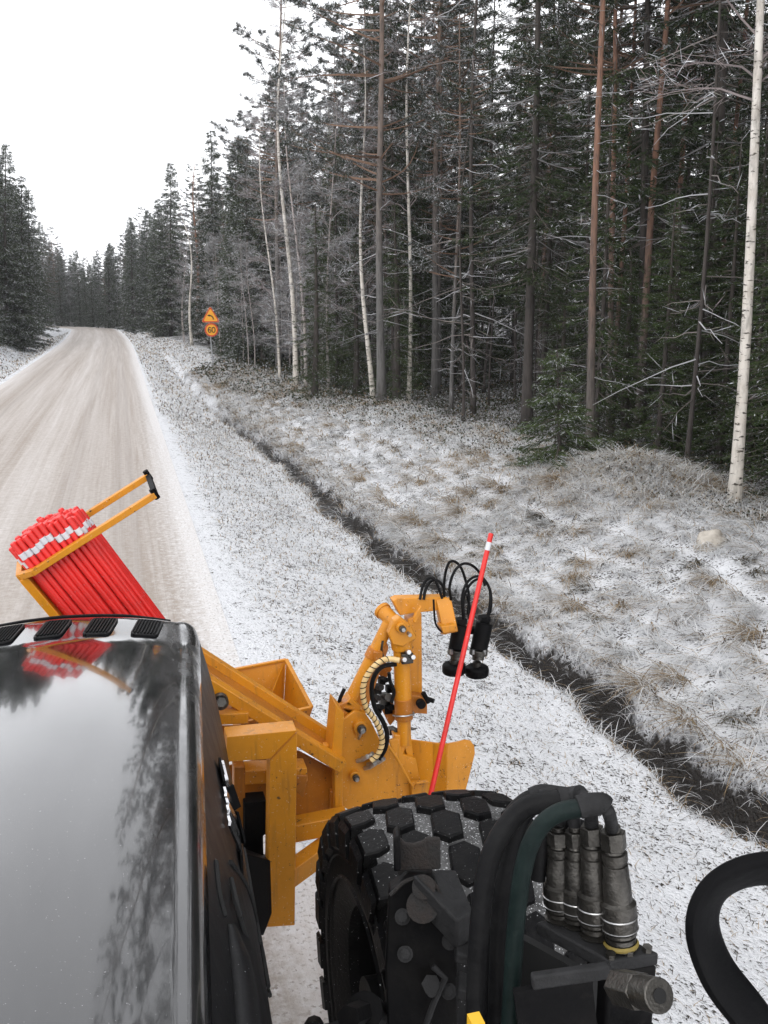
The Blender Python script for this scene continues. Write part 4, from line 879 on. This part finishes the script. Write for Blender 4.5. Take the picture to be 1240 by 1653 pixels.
for j, (dx, lab) in enumerate(((0, 'black hydraulic hose hidden mostly behind the thick front hose'), (-18, 'rearmost black hydraulic hose reaching the back coupler'))):
    dd = 1.30+.04*j
    h3 = hose('hydraulic_hose', [Q(800+dx, 1720, dd), Q(802+dx, 1635, dd), Q(806+dx, 1500, dd), Q(818+dx, 1400, dd), Q(840+dx, 1325, dd), Q(866+dx, 1297-j*3, dd), Q(893+dx, 1287-j*3, dd)], .0125, HOSE, lab)
    m = MB(); m.tube([Q(876+dx, 1291-j*3, dd), Q(893+dx, 1285-j*3, dd), Q(914+dx, 1287-j*3, dd)], .0145, 14, sm=4); obj('crimp_sleeve', m, GREYM, h3)
    fitting(h3, [Q(905+dx, 1286, dd), Q(920+dx*.7, 1296, dd), tops[2+j]], .009)
for lab, pts in (('slack black hose sagging behind the couplers', [(868, 1420), (880, 1345), (915, 1330), (950, 1340)]),):
    hose('hydraulic_hose', [Q(x, y, 1.33) for x, y in pts], .011, HOSE, lab)
m = MB(); m.box(Q(768, 1664, 1.15), .016, .02, .036); tag(obj('yellow_tag', m, worn('tag_yellow', (.75, .42, .02), (.4, .2, .02))), 'small yellow clip at the foot of the thick black hose', 'clip')
m = MB(); m.box(Q(920, 1800, 1.3), .30, .2, .16); obj('bracket_foot', m, BLK, CB)
# black loop at the right edge
m = MB(); lp = [(1330, 1420), (1270, 1402), (1200, 1408), (1150, 1440), (1134, 1496), (1158, 1568), (1212, 1640), (1272, 1720), (1320, 1800)]
m.tube([Q(x, y, .95) for x, y in lp], 1.0, 20, sm=8, sq=(.025, .0085, tuple(_U*.8-_F*.6)))
tag(obj('mirror_arm', m, RUB), 'flat black curved loop of a mirror arm at lower right', 'mirror arm')

# ------------------------------------------------------------------ stake planting machine
PM = thing('stake_planter', 'yellow stake planting machine with arm and blade mounted on tractor front', 'stake planter', (1.0, 3.9, 0))
def part(name, m, mat=YEL, bev=.004, par=None, label=None): return obj(name, m, mat, par or PM, bev=bev, label=label)
def px_bar(a, b, Y1, Y2, w_, h_, up=(0, 0, 1)): return MB().bar(at(*a, Y=Y1), at(*b, Y=Y2), w_, h_, up)
# hitch frame
FY = 3.55
part('frame_upright', MB().pxp([(436, 1226), (480, 1181), (476, 1494), (432, 1497)], FY, .10))
part('frame_top_beam', MB().pxp([(366, 1190), (479, 1179), (479.5, 1180), (436, 1225), (366, 1230)], FY, .10))
part('frame_foot', MB().pxp([(395, 1470), (433, 1494), (432, 1498), (395, 1500)], FY, .10))
part('frame_inner_post', MB().pxp([(378, 1238), (396, 1238), (396, 1300), (388, 1420), (378, 1420)], FY+.16, .08), YELD)
part('cross_beam', MB().pxp([(380, 1246), (496, 1240), (497, 1262), (380, 1268)], FY+.18, .10))
part('cross_beam_lip', MB().pxp([(478, 1252), (497, 1252), (490, 1288), (478, 1278)], FY+.17, .012), YELD)
part('back_plate', MB().pxp([(370, 1236), (482, 1212), (545, 1246), (545, 1316), (478, 1330), (370, 1330)], FY+.34, .012), YELD)
part('corner_bar', MB().pxp([(540, 1238), (553, 1236), (554, 1314), (541, 1316)], FY+.26, .06))
part('plate_rib', MB().pxp([(533, 1278), (538, 1276), (540, 1312), (534, 1314)], FY+.30, .03), YELD)
part('lower_beam', px_bar((440, 1345), (560, 1322), FY+.22, FY+.20, .09, .085))
part('brace_beam', px_bar((440, 1432), (564, 1342), FY+.06, FY+.2, .08, .085))
m = MB(); m.pxp([(394, 1296), (430, 1293), (432, 1345), (425, 1350), (428, 1490), (395, 1490)], FY+.12, .09); part('hitch_block', m, BLK)
m = MB(); m.bar(at(330, 1420, Y=3.45), at(420, 1440, Y=FY+.1), .2, .3); part('hitch_link', m, BLK)
for a_, b_ in (((437, 1226), (479, 1182)), ((396, 1471), (432, 1494))):
    m = MB(); m.tube([at(a_[0]+(b_[0]-a_[0])*t+.4*math.sin(t*60), a_[1]+(b_[1]-a_[1])*t, Y=FY-.001) for t in np.linspace(0, 1, 24)], .0035, 6); part('weld_seam', m, YELD, 0)
# two long rails towards the magazine
part('long_rail', px_bar((300, 1041), (533, 1190), 4.02, 4.0, .055, .05)); part('long_rail', px_bar((318, 1090), (553, 1236), 3.84, 3.78, .06, .055))
part('rail_web', px_bar((318, 1068), (540, 1212), 3.96, 3.9, .1, .012), YELD)
part('rail_stub', px_bar((345, 1158), (400, 1155), 3.8, 3.8, .06, .05)); part('side_plate', MB().pxp([(352, 1172), (430, 1170), (470, 1180), (352, 1240)], 3.86, .012), YELD)
part('rail_tie', px_bar((505, 1208), (545, 1204), 3.86, 3.9, .05, .03))
m = MB(); c = at(356, 1133, Y=3.75); m.cyl(c, c+Vector((0, -.05, .02)), .022, 6); m.cyl(c+Vector((0, .02, 0)), c+Vector((0, -.01, 0)), .035, 16); part('bolt', m, STEELD, 0)
# hopper tray
HYf, HYb = 4.18, 4.55
tb = [at(372, 1083, Y=HYb), at(462, 1066, Y=HYb), at(503, 1143, Y=HYf), at(392, 1168, Y=HYf)]   # rim: back-left, back-right, front-right, front-left
cen = sum(tb, Vector())/4; zb = min(p.z for p in tb)-.16
bt = [Vector((cen.x+(p.x-cen.x)*.86-.02, cen.y+(p.y-cen.y)*.62, zb)) for p in tb]
names = ('tray_back', 'tray_end', 'tray_front', 'tray_inner_end')
for i in range(4):
    j = (i+1) % 4; nrm = ((tb[j]-tb[i]).cross(bt[i]-tb[i])).normalized()*.008; part(names[i], MB().prism([tb[i], tb[j], bt[j], bt[i]], nrm), YEL, .002)
    part('tray_rim', MB().bar(tb[i]+Vector((0, 0, .004)), tb[j]+Vector((0, 0, .004)), .02, .012), YEL, .002)
part('tray_floor', MB().prism(bt, (0, 0, -.008)), YEL, .002); p0 = (tb[0]+tb[1])/2
part('tray_divider', MB().prism([at(436, 1126, Y=4.32), tb[1]+Vector((-.02, -.02, -.01)), bt[1], bt[3]], (.006, .006, 0)), YEL, .002)

# mounting plate and blade
BY = 3.92
part('mount_plate', MB().pxp([(536, 1300), (541, 1160), (552, 1152), (556, 1160), (572, 1148), (590, 1152), (600, 1166), (616, 1200), (634, 1212), (672, 1225), (690, 1320), (640, 1345), (556, 1304)], BY, .02))
part('mount_edge', MB().pxp([(534, 1230), (543, 1138), (556, 1152), (552, 1232)], BY-.12, .14))
part('mount_web', MB().pxp([(543, 1140), (562, 1132), (592, 1150), (556, 1158)], BY+.02, .05), YELD)
def curved(pts, Y, dy, t, name, mat=YEL):   # plate whose depth changes along its width
    m = MB(); n = len(pts)
    f_ = [at(x, y, Y=Y+d) for x, y, d in pts]; m.prism(f_, (0, t, 0)); return part(name, m, mat, .003)
for i, q in enumerate([[(655, 1193, .20), (700, 1199, .12), (703, 1330, .02), (648, 1330, .10)], [(699, 1199, .12), (722, 1201, .06), (722, 1335, -.04), (700, 1335, .02)]]): curved(q, BY, 0, .012, 'blade_panel')
curved([(722, 1201, .06), (738, 1199, .03), (750, 1195, .03), (760, 1196, .04), (766, 1204, .05), (767, 1216, .06), (757, 1256, .04), (746, 1298, .0), (740, 1340, -.04), (720, 1340, -.04)], BY, 0, .012, 'blade_wing')
curved([(630, 1215, .05), (656, 1193, .20), (650, 1330, .10), (640, 1345, .03)], BY, 0, .012, 'blade_panel')
m = MB(); m.tube([at(x, y, Y=BY-.06) for x, y in ((622, 1196), (640, 1222), (655, 1250), (668, 1272), (674, 1263+0), (690, 1262))][:4]+[at(x, y, Y=BY-.06) for x, y in ((672, 1264), (691, 1262))], .006, 8); part('guide_rod', m, YEL, 0)
part('blade_rib', MB().pxp([(664, 1264), (692, 1263), (694, 1335), (668, 1335)], BY-.04, .03))
# pins
def pin(name, x, y, Y, r, ln=.05):
    c = at(x, y, Y=Y); m = MB(); m.cyl(c+Vector((0, .03, 0)), c+Vector((0, -ln*.45, 0)), r, 20); o = part(name, m, YEL, .003)
    m = MB(); m.cyl(c+Vector((0, -ln*.4, 0)), c+Vector((0, -ln*.75, 0)), r*.62, 20); obj('washer', m, STEELD, o, bev=.001); m = MB(); m.cyl(c+Vector((0, -ln*.7, 0)), c+Vector((0, -ln, 0)), r*.38, 6); obj('bolt_head', m, STEEL, o, bev=.001); return o
pin('pivot_pin', 581, 1172, BY, .034, .06); pin('pivot_pin', 572, 1250, BY, .026, .06)
m = MB(); c = at(579, 1192, Y=BY-.02); m.tube([c, c+Vector((.0, -.02, .02)), c+Vector((.01, -.02, .04))], .007, 8); part('grease_nipple', m, STEEL, 0)
# inclined boom
AY = 4.0
b0, b1 = at(560, 1142, Y=AY), at(628, 1006, Y=AY)
m = MB(); m.cyl(b0, b1, .031, 24); bm_ = part('boom_tube', m, YEL, 0)
t_ = .64; c = b0.lerp(b1, t_); a = (b1-b0).normalized(); m = MB(); m.cyl(c-a*.025, c+a*.025, .038, 24); m.box(c+Vector((.01, -.035, 0)), .04, .03, .05); obj('collar', m, YELD, bm_, bev=.002)
part('boom_gusset', MB().pxp([(562, 1150), (622, 1030), (628, 1046), (588, 1160)], AY-.01, .018), YELD)
part('boom_foot', MB().pxp([(552, 1146), (566, 1126), (592, 1150), (576, 1160)], AY-.06, .08))
m = MB(); m.tube([at(x, y, Y=AY-.03) for x, y in ((556, 1112), (549, 1128), (547, 1142), (552, 1156), (562, 1158))], .009, 10, sm=4); part('boom_hose', m, HOSE, 0)
# hinge barrel
h0, h1_ = at(616, 984, Y=AY+.14), at(662, 1032, Y=AY-.06)
m = MB(); m.cyl(h0, h1_, .037, 28); m.cyl(h0, h0.lerp(h1_, .08), .043, 28); br = part('hinge_barrel', m, YEL, .002)
part('hinge_cap', MB().pxp([(636, 1002), (646, 996), (664, 1010), (673, 1030), (650, 1044), (634, 1040), (628, 1024)], AY-.10, .05))
pin('pivot_pin', 647, 1012, AY-.10, .025, .05); m = MB(); c = at(659, 1022, Y=AY-.12); m.cyl(c, c+Vector((0, -.03, 0)), .009, 8); part('bolt', m, STEEL, 0)
# vertical hydraulic cylinder
VY = AY-.04; m = MB(); m.cyl(at(648, 1034, Y=VY), at(651, 1128, Y=VY), .040, 28); m.cyl(at(646, 1022, Y=VY), at(649, 1046, Y=VY), .050, 28); vc = part('lift_cylinder', m, YEL, .002)
m = MB(); m.cyl(at(651, 1126, Y=VY), at(652, 1160, Y=VY), .044, 28); obj('cylinder_gland', m, YELD, vc, bev=.002)
m = MB(); m.cyl(at(652, 1158, Y=VY), at(653, 1200, Y=VY), .033, 24); obj('rod_sleeve', m, YEL, vc)
g = at(651, 1146, Y=VY); m = MB(); m.tube([g+Vector((math.cos(a)*.052, math.sin(a)*.052, -.012*math.sin(a)-.02)) for a in np.linspace(-3.0, .1, 12)], .004, 8); obj('hose_clamp', m, STEEL, vc)
part('rod_fork', MB().pxp([(636, 1186), (664, 1188), (668, 1226), (660, 1228), (654, 1210), (650, 1228), (642, 1222)], VY-.02, .05))
part('rod_lug', MB().pxp([(628, 1196), (642, 1192), (656, 1232), (650, 1240), (634, 1214)], VY-.05, .02))
m = MB(); m.box(at(657, 1062, Y=VY-.05), .055, .03, .05); fitb = part('port_block', m, STEELD, .003)
for x, y in ((650, 1064), (664, 1060), (657, 1052)):
    m = MB(); c = at(x, y, Y=VY-.06); m.cyl(c, c+Vector((.0, -.035, .01)), .012, 6); obj('port_fitting', m, STEEL, fitb, bev=.001)
# mast behind
part('mast', MB().pxp([(659, 1000), (681, 990), (682, 1150), (660, 1154)], AY+.06, .07))
part('top_arm', MB().pxp([(634, 970), (642, 966), (722, 964), (724, 976), (706, 986), (668, 990), (646, 994)], AY+.06, .06))
part('drop_arm', MB().bar(at(714, 966, Y=AY+.08), at(726, 1022, Y=AY+.02), .075, .05, up=(0, 1, 0)))
part('arm_foot', MB().pxp([(712, 1012), (736, 1008), (735, 1019), (716, 1023)], AY-.02, .07))
part('top_hook', MB().pxp([(670, 992), (680, 978), (681, 984), (676, 1000), (672, 1007), (667, 1004)], AY+.0, .02))
part('mast_bracket', MB().pxp([(663, 1122), (690, 1126), (690, 1153), (664, 1151)], AY+.0, .06), YELD)
m = MB(); c = at(678, 1134, Y=AY-.02); m.cyl(c, c+Vector((0, -.03, 0)), .022, 14); m.cyl(at(683, 1118, Y=AY), at(692, 1134, Y=AY), .012, 8); m.cyl(at(690, 1128, Y=AY), at(701, 1132, Y=AY-.02), .012, 8); part('bracket_bolt', m, BLK, .001)
# cluster of dark valves inside the arm
for i, (x, y, r, l_) in enumerate([(610, 1108, .016, .04), (618, 1095, .012, .05), (622, 1124, .02, .04), (630, 1108, .012, .04), (606, 1124, .012, .05), (628, 1140, .016, .04), (634, 1176, .012, .05), (612, 1140, .012, .04)]):
    m = MB(); c = at(x, y, Y=AY+.02); m.cyl(c, c+Vector((.006, -l_, .01)), r, 8 if i % 2 else 14); m.box(c+Vector((0, .02, -.02)), r*2.4, .04, r*2.6); part('valve', m, (RUST, BLK, STEELD, BLK)[i % 4], .001)
part('inner_lug', MB().pxp([(618, 1148), (634, 1126), (640, 1160), (630, 1172)], AY+.03, .03), YELD)
part('inner_link', MB().pxp([(600, 1080), (612, 1060), (634, 1080), (622, 1098)], AY+.08, .03), YELD)
# hoses on the arm
def mhose(name, pts, r, mat, Y, sm=6, par=PM):
    m = MB(); m.tube([at(p[0], p[1], Y=Y+(p[2] if len(p) > 2 else 0)) for p in pts], r, 10, sm=sm); return obj(name, m, mat, par)
wr = mhose('wrapped_hose', [(645, 1066, -.02), (624, 1064), (606, 1074), (590, 1096), (586, 1120), (592, 1144), (604, 1160), (614, 1180), (617, 1200), (610, 1218), (599, 1228)], .013, WRAP, 3.84)
cps_ = bez([at(x, y, Y=3.84) for x, y in [(645, 1066), (624, 1064), (606, 1074), (590, 1096), (586, 1120), (592, 1144), (604, 1160), (614, 1180), (617, 1200), (610, 1218), (599, 1228)]], 40)
sp3 = []; L0 = 0
for i in range(len(cps_)-1):
    t_ = (cps_[i+1]-cps_[i]).normalized(); x_ = t_.cross(Vector((0, 1, 0))).normalized(); y_ = t_.cross(x_); L0 += (cps_[i+1]-cps_[i]).length; a = 2*PI*L0/.026
    sp3.append(cps_[i]+x_*math.cos(a)*.0135+y_*math.sin(a)*.0135)
m = MB(); m.tube(sp3, .0022, 5); obj('spiral_gap', m, BLK, wr)
mhose('arm_hose', [(640, 1072), (618, 1076), (604, 1092), (600, 1116), (606, 1144), (618, 1164), (625, 1186), (622, 1208), (612, 1226)], .011, HOSE, 3.86)
mhose('arm_hose', [(628, 1086), (630, 1100), (636, 1116), (632, 1134)], .009, HOSE, 3.92); mhose('arm_hose', [(620, 1064), (616, 1050), (618, 1034)], .006, STEELD, 3.97)
for x, y in ((586, 1226), (594, 1222), (603, 1232), (612, 1230), (598, 1238)):
    m = MB(); c = at(x, y, Y=3.88); m.tube([c+Vector((.015, -.03, .03)), c, c+Vector((-.02, .03, -.02))], .011, 8); part('hose_fitting', m, STEEL, .001)
# gripper head
GY = 4.08
for k, (xt, yt, xb, yb, xw, yw) in enumerate(((744, 1010, 738, 1048, 733, 1077), (782, 1006, 773, 1048, 770, 1081))):
    m = MB(); m.cyl(at(xt, yt, Y=GY), at(xb, yb, Y=GY-.02), .043, 24); m.cyl(at(xt+.5, yt-6, Y=GY), at(xt, yt, Y=GY), .026, 14); mo = part('drive_motor', m, BLK, .003)
    m = MB(); m.cyl(at(xb, yb, Y=GY-.02), at(xb-1, yb+8, Y=GY-.02), .046, 24); m.cyl(at(xb-1, yb+8, Y=GY-.02), at(xb-1, yb+17, Y=GY-.025), .03, 20); obj('motor_flange', m, STEELD, mo, bev=.002)
    for s in (-1, 1): m = MB(); c = at(xb+s*9, yb+4, Y=GY-.055); m.cyl(c+Vector((0, 0, .01)), c-Vector((0, 0, .012)), .009, 6); obj('flange_bolt', m, STEEL, mo)
    a1, a0 = at(xw, yw+9, Y=GY-.03), at(xw, yw-6, Y=GY-.03); ax = (a1-a0).normalized(); H = (a1-a0).length
    m = MB(); m._lat(a0, ax, [(0, .022), (-.002, .03), (0, .048), (.006, .056), (H*.3, .059), (H*.85, .059), (H, .054), (H+.001, .02), (H, .0005)], 32); wl = part('grip_roller', m, RUB, 0)
    m = MB(); m.cyl(a0+ax*.004, a0-ax*.02, .021, 20); obj('roller_hub', m, STEELD, wl)
    m = MB(); m.box(at(xt, yt-8, Y=GY), .05, .05, .025); part('motor_port', m, BLK, .003)
part('grip_yoke', MB().bar(at(730, 1016, Y=GY+.03), at(780, 1018, Y=GY+.05), .05, .03), BLK)
LOOPS = [[(678, 968), (682, 948), (690, 935), (700, 934), (706, 944), (714, 966)], [(682, 970), (688, 948), (697, 938), (708, 938), (716, 950), (717, 972), (720, 990), (724, 1008), (735, 1014)], [(716, 966), (718, 932), (724, 910), (733, 906), (744, 916), (752, 938), (757, 962), (755, 992)],
         [(728, 968), (726, 946), (734, 922), (748, 910), (764, 914), (778, 930), (783, 946)], [(748, 1000), (746, 966), (752, 944), (764, 932), (778, 932), (790, 950), (791, 974), (786, 1000)], [(750, 1004), (748, 970), (756, 948), (768, 936), (782, 936), (792, 956), (792, 984), (783, 1004)], [(684, 968), (688, 950), (694, 940)], [(757, 1000), (758, 980), (754, 960)]]
for i, lp in enumerate(LOOPS): mhose('loop_hose', [(x, y, .02*math.sin(i+j)) for j, (x, y) in enumerate(lp)], .0068, HOSE, GY+.03*(i % 3-1), 6)
mhose('loop_hose', [(700, 968), (702, 1000), (706, 1012), (716, 1020), (735, 1012)], .005, HOSE, AY-.0)

# ------------------------------------------------------------------ marker stakes
def stake(T, B, r, label, group=None, band=(.055, .084), proto=[None]):
    A = (B-T); Ln = A.length
    if proto[0] is None or group is None:
        m = MB(); m.tube([Vector((0, 0, -Ln)), Vector((0, 0, -.004)), Vector((0, 0, 0))], [r, r, r*.8], 10); o = obj('marker_stake', m, RED)
        m = MB(); m._lat(Vector((0, 0, -band[1])), Vector((0, 0, 1)), [(0, r+.0003), (.001, r+.0012), (band[1]-band[0], r+.0012), (band[1]-band[0]+.001, r+.0003)], 10); obj('reflector_band', m, REFL, o)
        if group: proto[0] = (o, Ln)
    else: o = dup(proto[0][0])
    o.location = T; o.rotation_mode = 'QUATERNION'; o.rotation_quaternion = (T-B).to_track_quat('Z', 'Y')
    tag(o, label, 'marker stake', group); return o
stake(at(793, 861, Y=4.05), at(669, 1396, Y=3.70), .0125, 'single red marker stake held upright between the black grip rollers', band=(.045, .085))
T0, B0 = at(72, 850, Y=3.98), at(322, 1165, Y=4.12); ax = (T0-B0).normalized(); e1 = Vector((0, 1, 0)).cross(ax).normalized(); e1 = e1 if e1.x > 0 else -e1; e2 = ax.cross(e1).normalized(); e2 = e2 if e2.y > 0 else -e2
sr = .0128; cnt = 0
for j in range(-5, 6):
    for i in range(-7, 8):
        u = (i+.5*(j % 2))*sr*2.02; v = j*sr*1.76
        if abs(u) > .155 or abs(v) > .118 or (abs(u) > .13 and abs(v) > .10): continue
        dz = RNG.normal(0, .008)+.022*math.sin(u*14+2)-.02*(v/.1)
        o = stake(T0+e1*(u+RNG.normal(0, .0015))+e2*(v+RNG.normal(0, .0015))+ax*dz, B0+e1*(u*.96+RNG.normal(0, .006))+e2*v*.9+ax*dz, sr, 'red marker stake with silver band packed in the bundle in the rack', 'red marker stakes bundled in the rack'); cnt += 1
MG = thing('stake_rack', 'yellow open rack holding the bundle of red stakes left of the hood', 'rack', tuple(B0-Vector((0, 0, .5))))
RC = T0-ax*.095
def rk(u, v, a=0): return RC+e1*u+e2*v+ax*a
bw = .020
def rbar(p, q, name, mat=YEL, w_=.027, h_=.026): obj(name, MB().bar(p, q, w_, h_, up=ax), mat, MG, bev=.002)
rbar(rk(-.175, -.095), rk(-.115, -.142), 'rack_rail'); rbar(rk(-.121, -.142), rk(.455, -.142), 'rack_rail'); rbar(rk(-.175, .14), rk(.455, .14), 'rack_rail'); rbar(rk(-.180, -.10), rk(-.180, .14), 'rack_rail')
rbar(rk(.455, -.15, .0), rk(.455, .15, .0), 'end_latch', BLK, .022, .022)
for v in (-.142, .14):
    m = MB(); m.cyl(rk(.455, v, -.02), rk(.455, v, .028), .012, 10); obj('latch_pin', m, BLK, MG)
obj('rack_channel', MB().bar(rk(-.175, -.02, -.012), rk(-.165, -.02, -1.1), .18, .035, up=e1), YEL, MG, bev=.003)
obj('rack_foot', MB().bar(rk(-.20, 0, -1.05), rk(.25, 0, -1.05), .3, .03, up=ax), YELD, MG, bev=.003)
print('stakes', cnt)

# ------------------------------------------------------------------ light winter haze
hm = bpy.data.materials.new('thin_winter_haze'); hm.use_nodes = True; hn = hm.node_tree; hn.nodes.remove(hn.nodes['Principled BSDF'])
pv = hn.nodes.new('ShaderNodeVolumePrincipled'); pv.inputs['Color'].default_value = (.93, .95, 1, 1); pv.inputs['Density'].default_value = .0004
hn.links.new(pv.outputs[0], hn.nodes['Material Output'].inputs['Volume'])
m = MB(); m.box((-50, 235, 12), 640, 560, 40); hz_ = obj('haze', m, hm, smooth=False, kind='stuff'); tag(hz_, 'thin pale winter haze filling the air over the road', 'haze')
S.cycles.volume_bounces = 0; S.cycles.volume_step_rate = 5
